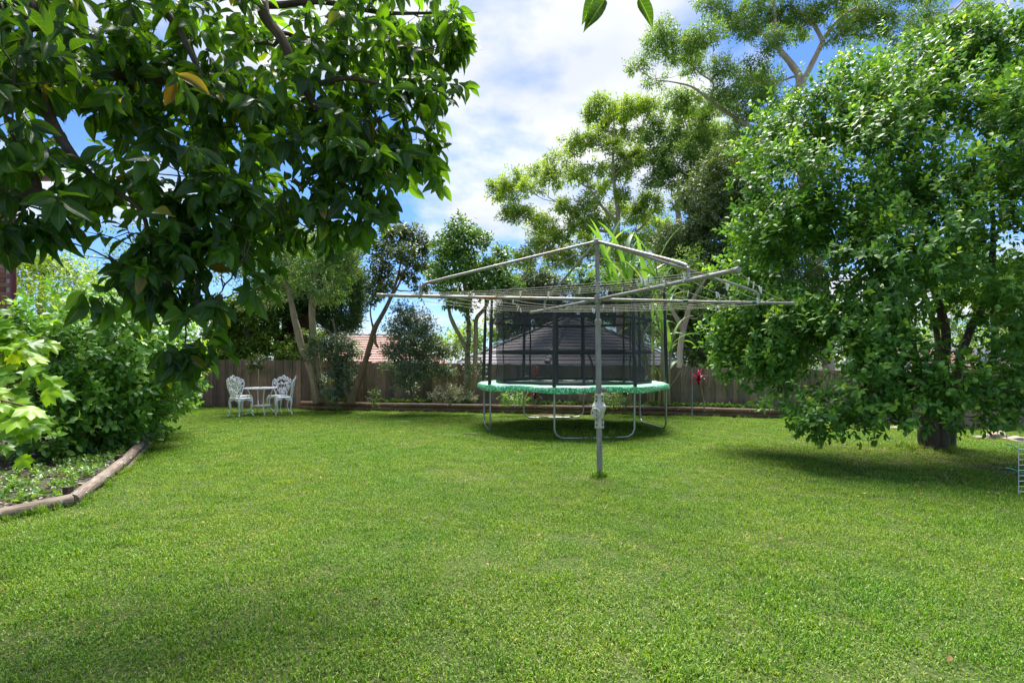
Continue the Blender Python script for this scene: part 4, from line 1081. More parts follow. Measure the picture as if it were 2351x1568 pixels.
def put(name, me, parent, loc, rz, tilt=0.0, s=1.0, roll=0.0):
    ob = bpy.data.objects.new(name, me); COL.objects.link(ob); ob.parent = parent
    ob.location = Vector(loc) - parent.location; ob.rotation_euler = (roll, tilt, rz); ob.scale = (s, s, s); return ob
CORD = [strap_mesh('leaf', M_CORD, .48, .085, a + .5, tw, v, i, rise) for i, (a, tw, v, rise) in enumerate([(1.0, .5, .2, .5), (1.7, -.4, .5, .9), (.7, .3, .95, .35), (2.2, .6, .35, 1.1), (.4, -.3, .8, .15), (1.3, .2, .65, .7)])]
CORDD = [strap_mesh('leaf', M_CORDD, .5, .075, a, tw, v, i, rise) for i, (a, tw, v, rise) in enumerate([(1.2, .5, .2, .5), (1.9, -.4, .5, .9), (.8, .3, .95, .35), (2.4, .6, .35, 1.1), (.5, -.3, .8, .15)])]
def cordyline(px, pyb, pyt, Y, label, n, meshes, s, seed, lean=0.0):
    r = random.Random(seed); a, b2 = P(px, pyb, Y), P(px + lean, pyt, Y)
    e = thing('cordyline', label, 'plant', a, group='red cordylines in the back bed')
    MB().tube(spline([(a.x, a.y, a.z - .05, .022), ((a.x + b2.x) / 2 + .02, a.y, (a.z + b2.z) / 2, .019), (b2.x, b2.y, b2.z, .016)], 4) and [q[:3] for q in spline([(a.x, a.y, a.z - .05), ((a.x + b2.x) / 2 + .02, a.y, (a.z + b2.z) / 2), (b2.x, b2.y, b2.z)], 4)], .018, 7, wob=.2).build('stem', B_TAN, e)
    for i in range(n):
        t = i / n
        put('leaf', meshes[r.randrange(len(meshes))] if t < .75 else meshes[2 if r.random() < .5 else 4], e, b2 + Vector((0, 0, -.14 + .2 * t)), i * 2.4 + r.uniform(-.3, .3), r.uniform(-.1, .15), s * r.uniform(.75, 1.1))
    return e
cordyline(1618, 940, 872, 12.9, 'crimson cordyline on a thin bare stem beside the citrus', 22, CORD, .64, 1, -14)
cordyline(1228, 932, 905, 13.5, 'dark red cordyline under the trampoline near its back left leg', 24, CORDD, .9, 2)
cordyline(1230, 900, 868, 14.1, 'upright brownish cordyline seen through the lower trampoline net', 12, CORDD, .8, 3)
cordyline(1437, 935, 902, 13.2, 'dark red cordyline beside the trampoline\'s front right leg', 20, CORDD, .85, 4)

# giant cane with arching strap leaves
M_CANE = leafmat('cane_leaf', [(0, (0.051, 0.147, 0.025)), (.5, (0.110, 0.268, 0.046)), (.9, (0.220, 0.421, 0.092)), (1, (0.367, 0.459, 0.207))], .4, .4)
M_CANES = plain('cane_stem', (.24, .25, .10), (.36, .30, .17), 5, .6)
CANE = [strap_mesh('leaf', M_CANE, 1.35, .125, a * .85, tw, v, i, rise, .2) for i, (a, tw, v, rise) in enumerate([(1.5, .6, .2, .35), (2.3, -.5, .5, .5), (1.0, .4, .8, .2), (2.8, .8, .35, .7), (1.9, -.3, .95, .45), (1.3, .3, .65, .3)])]
ce = thing('giant_cane', 'tall clump of cane with long arching green strap leaves behind the trampoline', 'plant', (3.4, 13.7, .1))
r = random.Random(12)
canes = [(1500, 940, 1476, 640, 13.6), (1512, 940, 1506, 610, 13.5), (1525, 945, 1530, 700, 13.4), (1490, 940, 1430, 600, 13.7), (1536, 940, 1545, 760, 13.5), (1505, 940, 1400, 660, 13.8), (1495, 940, 1450, 720, 13.6), (1530, 940, 1500, 700, 13.8), (1480, 935, 1385, 590, 13.9)]
for (xa, ya, xb, yb, Y) in canes:
    a, b2 = P(xa, ya, Y), P(xb, yb, Y); mid = (a + b2) / 2 + Vector((.12 * (1 if xb < xa else -.3), 0, .1))
    sp = spline([tuple(a), tuple(mid), tuple(b2)], 6)
    mb = MB(); mb.tube([q for q in sp], [.032 - .014 * i / (len(sp) - 1) for i in range(len(sp))], 8)
    for i in range(2, len(sp), 1):
        mb.lathe([(.034 - .012 * i / len(sp), -.012), (.038 - .012 * i / len(sp), 0), (.034 - .012 * i / len(sp), .012)], sp[i], 8)
    mb.build('stem', M_CANES, ce)
    n = 13 if yb < 680 else 3
    for i in range(n):
        t = .45 + .55 * i / n; k = t * (len(sp) - 1); j = min(int(k), len(sp) - 2); p = Vector(sp[j]).lerp(Vector(sp[j + 1]), k - j)
        put('leaf', CANE[r.randrange(6)], ce, p, (i % 2) * math.pi + r.uniform(-.9, .9) + .3, r.uniform(-.15, .15), r.uniform(.7, 1.2) * (1 if yb < 680 else .8))
for i in range(12):
    put('leaf', CANE[r.choice((1, 3, 4))], ce, P(r.uniform(1475, 1545), r.uniform(800, 910), r.uniform(13.1, 13.5)), r.uniform(0, 6.28), .1, r.uniform(.35, .6))
# ================================================================== CITRUS TREE ON THE RIGHT
cit = [(1800, 340, 9.0, .7), (1855, 450, 8.6, .92), (1870, 275, 9, .78), (1965, 245, 9.2, .8), (2080, 205, 9.2, .85), (2210, 185, 9, .85), (2280, 85, 8.8, .55), (2350, 120, 8.5, .8), (2210, 90, 9.0, .4), (1790, 545, 8.8, .62), (1760, 680, 8.6, .58), (1710, 800, 8.6, .45),
       (1840, 620, 8, 1.1), (1980, 420, 8.2, 1.2), (2130, 330, 8.2, 1.1), (2280, 320, 8, 1.1), (1960, 640, 7.6, 1.05), (2110, 540, 7.6, 1.0), (2290, 540, 7.6, 1.0), (1800, 790, 8.0, .7), (1760, 870, 8.2, .38), (1685, 835, 8.4, .36), (1725, 860, 8.3, .34), (1665, 785, 8.5, .32), (1700, 720, 8.6, .45),
       (1920, 800, 7.2, .66), (2050, 790, 7.0, .62), (1850, 895, 7.1, .42), (1885, 955, 6.8, .33), (1860, 985, 6.7, .16), (1985, 890, 6.8, .42), (2090, 880, 6.6, .42), (2190, 880, 6.5, .36), (2330, 890, 6.5, .36), (2330, 720, 6.7, .5),
       (2430, 500, 8, 1.2), (2460, 300, 8, 1.1), (2430, 800, 7.3, .7), (2260, 960, 6.4, .12), (2050, 960, 6.5, .22), (2160, 950, 6.5, .20), (2330, 960, 6.4, .16), (1960, 985, 6.7, .13), (2130, 660, 8.6, .6), (2240, 680, 9.2, .5), (2050, 240, 8.4, .6)]
cb = []
for (x, y, Y, r_) in cit:
    c = P(x, y, Y); cb.append((c.x, c.y, c.z, r_, r_ * 1.0, r_ * .92))
rg = np.random.default_rng(101)
Y = 8.4
ct = tree('citrus_tree', 'big spreading citrus tree with glossy leaves and green fruit at the right', 'tree',
          [[tp(2134, 1042, Y - .03, .135), tp(2140, 1028, Y, 0.105), tp(2140, 990, Y, 0.093), tp(2125, 900, Y, 0.074), tp(2095, 800, Y - .2, 0.056), tp(2060, 700, Y - .3, 0.043), tp(1980, 560, Y - .2, 0.031), tp(1880, 430, Y, 0.012)],
           [tp(2168, 1044, Y - .12, .14), tp(2165, 1030, Y - .05, 0.099), tp(2165, 980, Y, 0.087), tp(2165, 860, Y, 0.071), tp(2172, 760, Y, 0.062), tp(2140, 640, Y + .1, 0.050), tp(2120, 480, Y, 0.034), tp(2100, 260, Y + .2, 0.012)],
           [tp(2125, 1036, Y + .05, 0.081), tp(2118, 980, Y + .1, 0.068), tp(2135, 880, Y + .2, 0.056), tp(2150, 760, Y + .5, 0.043), tp(2040, 480, Y + .7, 0.025), tp(1950, 260, Y + .8, 0.012)],
           [tp(2192, 1042, Y + .02, .13), tp(2182, 1026, Y + .04, 0.081), tp(2185, 960, Y + .1, 0.074), tp(2200, 840, Y + .1, 0.062), tp(2235, 740, Y, 0.053), tp(2262, 690, Y, 0.050), tp(2280, 560, Y, 0.037), tp(2270, 320, Y, 0.012)],
           [tp(2172, 1030, Y + .2, 0.062), tp(2200, 930, Y + .2, 0.053), tp(2265, 850, Y, 0.050), tp(2300, 790, Y - .2, 0.043), tp(2400, 700, Y - .3, 0.031), tp(2450, 560, Y - .2, 0.012)]],
          cb, L_CIT, B_CIT, tpl_med(.52), 74, 8, .19, .098, None, 101, .38, 1.15, spread=1.05, droop=.18, up=.35, shell=.22, rough=.55, rmax=.05, rmin=.007, twigs=3, seg=12)
# flowing new shoots standing up out of the crown's top
# fruit
M_FRUIT = plain('green_fruit', (.10, .24, .03), (.16, .32, .045), 20, .4, bstr=.15)
M_FRUITY = plain('ripening_fruit', (.36, .36, .035), (.42, .30, .03), 12, .4, bstr=.15)
fm = MB().lathe([(.004, -.034), (.018, -.030), (.029, -.018), (.034, 0), (.030, .016), (.018, .029), (.003, .032)], (0, 0, 0), 10).mesh('fruit', M_FRUIT, True)
fmy = MB().lathe([(.004, -.034), (.018, -.030), (.029, -.018), (.034, 0), (.030, .016), (.018, .029), (.003, .032)], (0, 0, 0), 10).mesh('fruit', M_FRUITY, True)
fr = random.Random(4); k = 0
big = [b for b in cb if b[3] > .3]
while k < 150:
    b = big[fr.randrange(len(big))]
    d = Vector((fr.gauss(0, .8), -abs(fr.gauss(.9, .5)), fr.gauss(-.1, .7))).normalized()
    p = Vector(b[:3]) + Vector((d.x * b[3], d.y * b[4], d.z * b[5])) * fr.uniform(.92, 1.10)
    if min(((p - Vector(q[:3])).length / q[3]) for q in cb if q is not b) < .8 or p.z < .5: continue
    ob = bpy.data.objects.new('fruit', fmy if k % 24 == 0 else fm); COL.objects.link(ob); ob.parent = ct; ob.location = p - ct.location; s = fr.uniform(.75, 1.1); ob.scale = (s, s, s)
    if k % 24 == 0: ob['label'] = 'yellow ripening fruit'
    k += 1

# ================================================================== LEFT BED: LEMON BUSH, TALL HEDGE, VINE
lem = [(245, 790, 8.0, .92), (310, 760, 9.0, .9), (360, 885, 9.5, .6), (270, 940, 8.2, .62), (170, 960, 7.4, .5), (392, 890, 10.3, .46), (130, 815, 7.6, .7), (200, 860, 7.8, .8), (310, 850, 8.6, .8), (120, 900, 7.2, .55), (90, 1000, 6.8, .35), (345, 800, 9.7, .6), (230, 1000, 7.7, .35), (330, 955, 9.2, .36)]
lb = []
for (x, y, Y, r_) in lem:
    c = P(x, y, Y); lb.append((c.x, c.y, c.z, r_, r_, r_ * .95))
lt = tree('lemon_tree', 'bushy lemon tree with broad glossy leaves filling the left garden bed', 'tree',
          [[(-6.6, 8.4, .05, .09), (-6.55, 8.3, .5, .075), (-6.5, 8.1, 1.1, .05), (-6.3, 8.0, 1.7, .03)], [(-6.55, 8.45, .05, .07), (-6.4, 8.9, .7, .055), (-6.1, 9.3, 1.3, .03)], [(-6.5, 8.3, .05, .06), (-6.4, 7.6, .6, .05), (-6.2, 7.2, 1.2, .025)]],
          lb, L_LEM, B_CIT, tpl_med(.55), 58, 7, .24, .115, None, 111, .20, 1.5, spread=1.0, droop=.2, up=.4, shell=.3, rough=.3, rmax=.03, rmin=.006, twigs=3)
for (x, y, Y) in [(310, 975, 8.7), (272, 880, 7.6), (375, 840, 9.1), (350, 822, 9.0), (246, 905, 7.5)]:
    ob = bpy.data.objects.new('fruit', fm); COL.objects.link(ob); ob.parent = lt; ob.location = P(x, y, Y) - lt.location; ob.scale = (1.1, 1.1, 1.5)
tree('hedge_tree', 'tall fine-leaved hedge tree rising behind the lemon beside the brick house', 'tree', [[(-8.5, 11.5, 0, .12), (-8.5, 11.5, 1.5, .1), (-8.4, 11.4, 3, .04)]],
     [blob(90, 640, 11.5, 60, 60), blob(170, 650, 11.5, 70, 56), blob(60, 600, 11.6, 40, 36), blob(130, 610, 11.8, 50, 36), blob(230, 690, 11.2, 60, 50), blob(90, 720, 11, 70, 60), blob(280, 660, 11.6, 50, 36), blob(310, 700, 11.6, 50, 40)], L_GUM, B_GREY, tpl_med(.45), 50, 7, .22, .085, 'trees along the side fence', 112, .15, rmax=.03)
tree('bushy_tree', 'green tree top just right of the red downpipe against the sky', 'tree', [[(-14.0, 16.5, 0, .16), (-14, 16.5, 3, .1), (-13.9, 16.4, 4.5, .04)]],
     [blob(80, 600, 16.5, 50, 30), blob(130, 615, 16.5, 40, 26), blob(50, 630, 16.5, 50, 40), blob(180, 640, 16.5, 40, 26)], L_MID, B_GREY, tpl_med(.5), 24, 7, .3, .13, 'trees along the side fence', 113, .1)
tree('sparse_tree', 'sparse small-leaved tree against the sky between the avocado leaves and hedge', 'tree', [[tp(420, 840, 16.5, .1), tp(400, 700, 16.5, .08), tp(370, 600, 16.5, .05), tp(330, 520, 16.5, .02)], [tp(405, 720, 16.5, .05), tp(470, 600, 16.5, .03), tp(480, 520, 16.5, .015)]],
     [blob(300, 540, 16.5, 46, 36), blob(370, 520, 16.5, 60, 40), blob(450, 540, 16.5, 60, 46), blob(330, 590, 16.5, 50, 34), blob(420, 600, 16.5, 60, 40), blob(260, 590, 16.5, 34, 22), blob(500, 610, 16.5, 50, 50)], L_PALE, B_GREY, tpl_med(.5), 12, 6, .3, .10, 'trees along the side fence', 114, .3, 1.6, rmax=.03, rmin=.006, twigs=5)

# bed ground cover
rg = np.random.default_rng(15)
def cover(name, pts, ls, mat, n=7, ln=.06, up=.6):
    pts = np.array(pts); D = rg.normal(0, .5, pts.shape) + (0, 0, up)
    D /= np.linalg.norm(D, axis=1, keepdims=True)
    return tag(link(name, leaves_mesh(name, mat, tpl_med(.5), *leaf_shoots(pts, D, rg, n, ln, 1.1, .1, ls))), kind='stuff')
pts = []
while len(pts) < 900:
    y_ = rg.uniform(3.6, 10.3); x = left_edge_x(y_) - .1 - abs(rg.normal(0, .75))
    if x < -7.4 - (y_ - 3) * .17: continue
    if noise.noise(Vector((x * 1.6, y_ * 1.6, 2))) < -.22: continue
    pts.append((x, y_, .09 + rg.uniform(0, .05)))
cover('weeds', pts, .05, L_MID)
pts = []
while len(pts) < 1100:
    x = rg.uniform(-5.7, 6.1); ya = border_y(x) + .1; yb = fence_y(x) - .05; y_ = ya + (yb - ya) * rg.random() ** 1.6
    if noise.noise(Vector((x * 1.3, y_ * 1.3, 7))) < -.05: continue
    pts.append((x, y_, .21 + gz(x, 13) + rg.uniform(0, .08)))
cover('ground_cover', pts, .055, L_MID)
# pale bark chips and stones in the left bed
M_CHIP = leafmat('bark_chip', [(0, (.07, .05, .035)), (.6, (.24, .20, .15)), (1, (.42, .38, .32))], .9, .05, (1, 1, 1), .2)
N = 1500; Q = np.zeros((N, 3))
for i in range(N):
    y_ = rg.uniform(3.6, 8.5); x = left_edge_x(y_) - .06 - abs(rg.normal(0, .9)); Q[i] = (x, y_, .085 + rg.uniform(0, .03))
a = rg.random(N) * 6.283
tag(link('bark_mulch', leaves_mesh('bark_mulch', M_CHIP, tpl_small(.6), Q, np.stack([np.cos(a), np.sin(a), rg.normal(0, .25, N)], 1), np.tile((0, 0, 1.), (N, 1)) + rg.normal(0, .4, (N, 3)), rg.uniform(.025, .06, N), rg.random(N))), kind='stuff')

# vine with lobed lime leaves at the left edge
M_VINE = leafmat('vine_leaf', [(0, (.085, .22, .012)), (.5, (.175, .37, .014)), (.9, (.28, .50, .018)), (1, (.36, .48, .05))], .42, .48, (1.5, 1.25, .5), .5, midrib=None)
M_VST = plain('vine_stem', (.10, .055, .03), (.16, .10, .05), 9, .7)
VME = []
for k in range(8):
    tv, tf, tuv = tpl_maple(k, .12 + .07 * (k % 4))
    VME.append(leaves_mesh('leaf', M_VINE, (tv, tf, tuv), np.zeros((1, 3)), np.array([[0, 1., 0]]), np.array([[0, 0, 1.]]), np.array([1.0]), np.array([(k + .5) / 8])))
ve = thing('vine', 'vine with large bright lime lobed leaves reaching in at the left edge', 'plant', (-4.75, 4.2, .1))
r = random.Random(31)
canes_ = [[(-4.7, 4.2, .5), (-4.5, 4.1, 1.4), (-4.15, 4.0, 1.6), (-3.8, 4.0, 1.6)], [(-4.7, 4.2, .3), (-4.2, 3.8, .9), (-3.6, 3.6, 1.1), (-3.1, 3.6, 1.02)], [(-4.75, 4.2, .1), (-4.7, 4.15, .8), (-4.3, 4.0, 1.25), (-3.9, 3.95, 1.55)], [(-4.75, 4.2, .1), (-4.6, 4.1, .7), (-4.1, 3.9, 1.15), (-3.45, 3.9, 1.42)], [(-4.75, 4.2, .1), (-4.5, 4.0, .6), (-3.9, 3.85, .95), (-3.25, 3.85, 1.28)],
          [(-4.75, 4.2, .1), (-4.5, 4.0, .5), (-4.0, 3.85, .72), (-3.4, 3.8, .92)], [(-4.7, 4.2, .5), (-4.4, 4.1, 1.2), (-4.0, 4.1, 1.5), (-3.7, 4.2, 1.55)]]
for cpts in canes_:
    sp = spline(cpts, 8); MB().tube(sp, [.016 - .011 * i / len(sp) for i in range(len(sp))], 6, wob=.2).build('stem', M_VST, ve)
    for i in range(8, len(sp)):
        for rep in range(3):
            p = Vector(sp[i]) + Vector((r.gauss(0, .05), r.gauss(0, .07), r.gauss(0, .06)))
            ob = bpy.data.objects.new('leaf', VME[r.randrange(8)]); COL.objects.link(ob); ob.parent = ve
            d = Vector((r.gauss(.55, .5), r.gauss(-.25, .5), r.gauss(-.35, .35))).normalized()
            up = Vector((r.gauss(0, .3), r.gauss(-.5, .3), r.gauss(.75, .25))); up = (up - d * up.dot(d)).normalized(); x = d.cross(up)
            s = r.uniform(.12, .20)
            q = p + d * .05
            M = Matrix((x, d, up)).transposed().to_4x4(); M.translation = q - ve.location
            ob.matrix_local = M @ Matrix.Scale(s, 4)
            if rep == 0:
                pass
ptb = MB()
for ch in [c_ for c_ in ve.children if c_.name.startswith('leaf')]:
    q = ch.matrix_local.translation + ve.location
    sp_ = min((Vector(v) for cpts in canes_ for v in spline(cpts, 8)), key=lambda w: (w - q).length)
    ptb.tube([sp_, (sp_ + q) / 2 + Vector((0, 0, .015)), q], .0026, 4, cap=False)
ptb.build('petioles', plain('reddish_petiole', (.22, .10, .05), (.25, .16, .06), 9, .6), ve)['kind'] = 'stuff'

# ================================================================== AVOCADO OVERHANGING FROM THE LEFT
L_AVO = leafmat('avocado_leaf', [(0, (.017, .043, .014)), (.45, (.038, .098, .018)), (.8, (.088, .20, .024)), (.92, (.17, .30, .034)), (.965, (.26, .28, .03)), (1, (.20, .105, .05))], .36, .54, (2.6, 2.5, .4), .5, midrib=(.10, .16, .045), nscale=2.0, nvar=.3)
B_AVO = barkmat('avocado_bark', (.050, .036, .026), (.125, .095, .07), 12)
av = thing('avocado_tree', 'overhanging avocado tree with big dark drooping leaves filling the upper left', 'tree', (-4.3, 1.9, 0))
limbs = MB()
def limb(pts, seg=9):
    sp = spline(pts, 6); limbs.tube([q[:3] for q in sp], [q[3] for q in sp], seg, wob=.15); return [(Vector(q[:3]), q[3]) for q in sp]
nodes = []
base = [(-4.3, 1.9, -.05, .17), (-4.2, 2.0, .8, .15), (-4.0, 2.2, 1.6, .13), (-3.7, 2.5, 2.2, .11)]
limb(base, 14)
def lp(px, py, Y, r): return tp(px, py, Y, r)
nodes += limb([(-3.7, 2.5, 2.2, .06), lp(-60, 240, 3.0, .042), lp(110, 180, 3.1, .048), lp(240, 165, 3.2, .04), lp(420, 190, 3.4, .03), lp(600, 230, 3.6, .02), lp(760, 260, 3.7, .012)])
nodes += limb([(-3.7, 2.5, 2.2, .05), lp(20, 20, 3.0, .036), lp(60, 90, 3.0, .030), lp(110, 260, 2.95, .03), lp(170, 360, 2.9, .02), lp(230, 420, 2.9, .012)])
nodes += limb([(-3.7, 2.5, 2.2, .07), (-3.2, 2.5, 3.3, .055), (-2.2, 3.0, 3.75, .05), lp(560, -60, 3.5, .045), lp(610, 40, 3.5, .036), lp(650, 95, 3.5, .03), lp(698, 206, 3.5, .024), lp(767, 305, 3.5, .018), lp(790, 440, 3.45, .01)])
nodes += limb([(-2.2, 3.0, 3.75, .045), lp(340, -60, 3.3, .032), lp(359, 0, 3.3, .026), lp(410, 70, 3.3, .02), lp(470, 200, 3.3, .014), lp(500, 360, 3.25, .009)])
nodes += limb([lp(585, 10, 3.55, .028), lp(640, 12, 3.6, .024), lp(740, 5, 3.7, .018), lp(880, 30, 3.8, .014), lp(1000, 30, 3.85, .008)])
nodes += limb([lp(698, 206, 3.5, .02), lp(800, 180, 3.6, .015), lp(920, 210, 3.7, .009)])
nodes += limb([lp(230, 420, 2.9, .014), lp(320, 480, 2.95, .012), lp(350, 570, 2.95, .010), lp(400, 680, 2.95, .007)])
nodes += limb([lp(-60, 420, 2.7, .05), lp(30, 470, 2.75, .04), lp(90, 440, 2.8, .02), lp(150, 470, 2.8, .01)])
nodes += limb([(-2.8, 2.7, 3.55, .045), (-1.6, 2.6, 3.6, .04), (-.4, 2.4, 3.7, .03), (.45, 2.5, 3.35, .012)])
AB = [(120, 60, 3.2, .42), (260, 90, 3.4, .45), (420, 60, 3.5, .5), (580, 100, 3.7, .5), (740, 90, 3.8, .48), (880, 100, 3.9, .42), (960, 40, 3.9, .34), (980, 170, 3.8, .26), (930, 250, 3.7, .30),
      (120, 230, 3.1, .42), (270, 260, 3.3, .45), (430, 260, 3.4, .48), (590, 280, 3.6, .48), (750, 280, 3.7, .46), (880, 330, 3.7, .36), (930, 360, 3.7, .26),
      (60, 380, 2.9, .30), (180, 390, 3.0, .26), (420, 400, 3.2, .36), (560, 420, 3.4, .40), (700, 400, 3.5, .38), (820, 400, 3.5, .28), (890, 410, 3.55, .20),
      (500, 500, 3.2, .26), (640, 480, 3.3, .26), (780, 460, 3.4, .22), (400, 540, 3.05, .24), (330, 570, 2.95, .20), (290, 610, 2.9, .16), (560, 590, 3.1, .2), (520, 650, 3.0, .16), (410, 660, 2.95, .18), (430, 740, 2.95, .17), (425, 790, 2.95, .10), (380, 620, 3.0, .2), (250, 650, 2.9, .13), (300, 560, 2.9, .16), (480, 700, 3.0, .14), (590, 660, 3.1, .09), (720, 530, 3.3, .10), (820, 520, 3.35, .09),
      (60, 470, 2.7, .14), (140, 480, 2.75, .12), (20, 520, 2.65, .08), (1010, 60, 3.9, .2), (1000, 110, 3.85, .2), (40, 130, 2.6, .2), (20, 300, 2.6, .2)]
ab = [(*P(x, y, Y), r_, r_ * 1.15, r_ * .9) for x, y, Y, r_ in AB]
ab += [(-3.3, 2.6, 3.4, .5, .5, .45), (-3.2, 2.6, 2.6, .4, .4, .4), (-2.0, 3.9, 3.9, .5, .5, .35)]
rg = np.random.default_rng(201)
grow_limbs(limbs, nodes, ab, rg, .016, .0045, 3, .02)
limbs.build('trunk', B_AVO, av)
pos, D = shoots(ab, 20, rg, .24, 2.0, .25, .5, -.1)
D = D * .8 + np.array((.15, -.1, -.25)); D /= np.linalg.norm(D, axis=1, keepdims=True)
lp_, ld, lu, ls_, lr = leaf_shoots(pos, D, rg, 8, .13, 1.0, .7, .152, .42)
lr = np.where(rg.random(len(lr)) < .022, rg.uniform(.93, 1, len(lr)), lr * .93)
# the two sprigs that hang in at the top of the picture
ex = []
for (x, y, Y, dx, dz, sz, up_) in [(1395, -6, 2.55, -.55, -.75, .175, (0.2, -1, .3)), (1372, -22, 2.6, -.35, -.8, .16, (.3, -.9, .5)), (1462, -12, 2.55, .42, -.85, .155, (-.3, -1, .2)), (1440, -30, 2.6, -.2, .4, .15, (0, -.8, .6))]:
    ex.append((P(x, y, Y), (dx, -.15, dz), up_, sz, .12))
lp_ = np.concatenate([lp_, [tuple(e_[0]) for e_ in ex]]); ld = np.concatenate([ld, [e_[1] for e_ in ex]]); lu = np.concatenate([lu, [e_[2] for e_ in ex]]); ls_ = np.concatenate([ls_, [e_[3] for e_ in ex]]); lr = np.concatenate([lr, [e_[4] for e_ in ex]])
tw = MB(); tw.tube([(.45, 2.5, 3.35), P(1400, -70, 2.58), P(1418, -30, 2.57), P(1432, -16, 2.56)], [.012, .007, .005, .003], 6)
for e_ in ex: tw.tube([P(1425, -28, 2.57), e_[0]], .003, 5)
tw.build('twig', B_AVO, av)
AT = [tpl_grid(AVO_PROF, 2, .12 + .1 * (k % 4), .22 + .12 * (k % 3), .022 + .012 * (k % 3), k) for k in range(6)]
vis = np.array([(abs(p[0]) < p[1] * .95 and (p[2] - EYE) < p[1] * .68) for p in lp_])
score = np.where(vis, lp_[:, 1], 99) - np.where(np.arange(len(lp_)) >= len(lp_) - 4, 50, 0)
order = np.argsort(score); single, rest = order[:300], order[300:]
PM = []
for k in range(24):
    PM.append(leaves_mesh('leaf', L_AVO, AT[k % 6], np.zeros((1, 3)), np.array([[0, 1., 0]]), np.array([[0, 0, 1.]]), np.array([1.0]), np.array([min(.9, (k + .5) / 25)])))
PMD = leaves_mesh('leaf', L_AVO, AT[4], np.zeros((1, 3)), np.array([[0, 1., 0]]), np.array([[0, 0, 1.]]), np.array([1.0]), np.array([.99]))
for i in single:
    d = Vector(ld[i]).normalized(); u = Vector(lu[i]); u = (u - d * u.dot(d)).normalized(); x = d.cross(u)
    ob = bpy.data.objects.new('leaf', PMD if lr[i] > .95 else PM[int(min(.999, lr[i]) * 24)]); COL.objects.link(ob); ob.parent = av
    M = Matrix((x, d, u)).transposed().to_4x4(); M.translation = Vector(lp_[i]) - av.location
    ob.matrix_local = M @ Matrix.Scale(float(ls_[i]), 4)
    if lr[i] > .95: ob['label'] = 'withered brown leaf'
parts_ = np.array_split(rest, 3)
for k, ix in enumerate(parts_):
    pass
me = leaves_mesh('foliage', L_AVO, AT[1], lp_[rest], ld[rest], lu[rest], ls_[rest], lr[rest])
tag(link('foliage', me, av), kind='stuff')
print('avocado leaves', len(lp_))
# ================================================================== TRAMPOLINE
M_GALV = plain('galvanised_steel', (.46, .48, .47), (.33, .35, .35), 18, .42, .75, coord='Object')
M_SLEEVE = plain('black_foam_sleeve', (.016, .016, .018), (.028, .028, .03), 40, .38, bstr=.6)
M_BAND = plain('black_webbing', (.012, .012, .014), (.02, .02, .022), 60, .7)
M_MAT = plain('jumping_mat', (.035, .037, .042), (.05, .052, .06), 60, .6)
m, t, b, o = newmat('safety_net')
tcn = t.nodes.new('ShaderNodeTexCoord')
c = ramp(t, tnoise(t, 3, 4), [(.3, (.012, .013, .014)), (.7, (.026, .028, .029))]); t.links.new(c, b.inputs['Base Color']); b.inputs['Roughness'].default_value = .7
tr = t.nodes.new('ShaderNodeBsdfTransparent'); mx = t.nodes.new('ShaderNodeMixShader')
t.links.new(ramp(t, tnoise(t, 1.3, 3), [(.3, (.42, .42, .42)), (.7, (.52, .52, .52))]), mx.inputs[0])
t.links.new(tr.outputs[0], mx.inputs[1]); t.links.new(b.outputs[0], mx.inputs[2]); t.links.new(mx.outputs[0], o.inputs[0]); M_NET = m
m, t, b, o = newmat('green_leaf_print_vinyl')
tcn = t.nodes.new('ShaderNodeTexCoord')
vz = t.nodes.new('ShaderNodeTexVoronoi'); vz.feature = 'DISTANCE_TO_EDGE'; vz.inputs['Scale'].default_value = 15
nd = t.nodes.new('ShaderNodeTexNoise'); nd.inputs['Scale'].default_value = 9; t.links.new(tcn.outputs['Object'], nd.inputs['Vector'])
ad = mixrgb(t, .12, tcn.outputs['Object'], nd.outputs['Color']); mpz = t.nodes.new('ShaderNodeMapping'); mpz.inputs['Scale'].default_value = (1.9, 1.9, .9); mpz.inputs['Rotation'].default_value = (.3, .2, .6)
t.links.new(ad, mpz.inputs[0]); t.links.new(mpz.outputs[0], vz.inputs['Vector'])
c = ramp(t, vz.outputs['Distance'], [(.02, (.03, .27, .08)), (.10, (.07, .48, .17)), (.17, (.22, .68, .36)), (.30, (.42, .80, .56))])
geo = t.nodes.new('ShaderNodeNewGeometry'); sp = t.nodes.new('ShaderNodeSeparateXYZ'); t.links.new(geo.outputs['Normal'], sp.inputs[0])
cb_ = ramp(t, tnoise(t, 7, 3), [(.35, (.40, .80, .55)), (.65, (.58, .88, .70))])
fl_ = ramp(t, attr(t, 'skirt'), [(.2, (0, 0, 0)), (.6, (1, 1, 1))])
c = mixrgb(t, fl_, mixrgb(t, .35, cb_, c), c)
t.links.new(c, b.inputs['Base Color']); b.inputs['Roughness'].default_value = .38; M_PAD = m

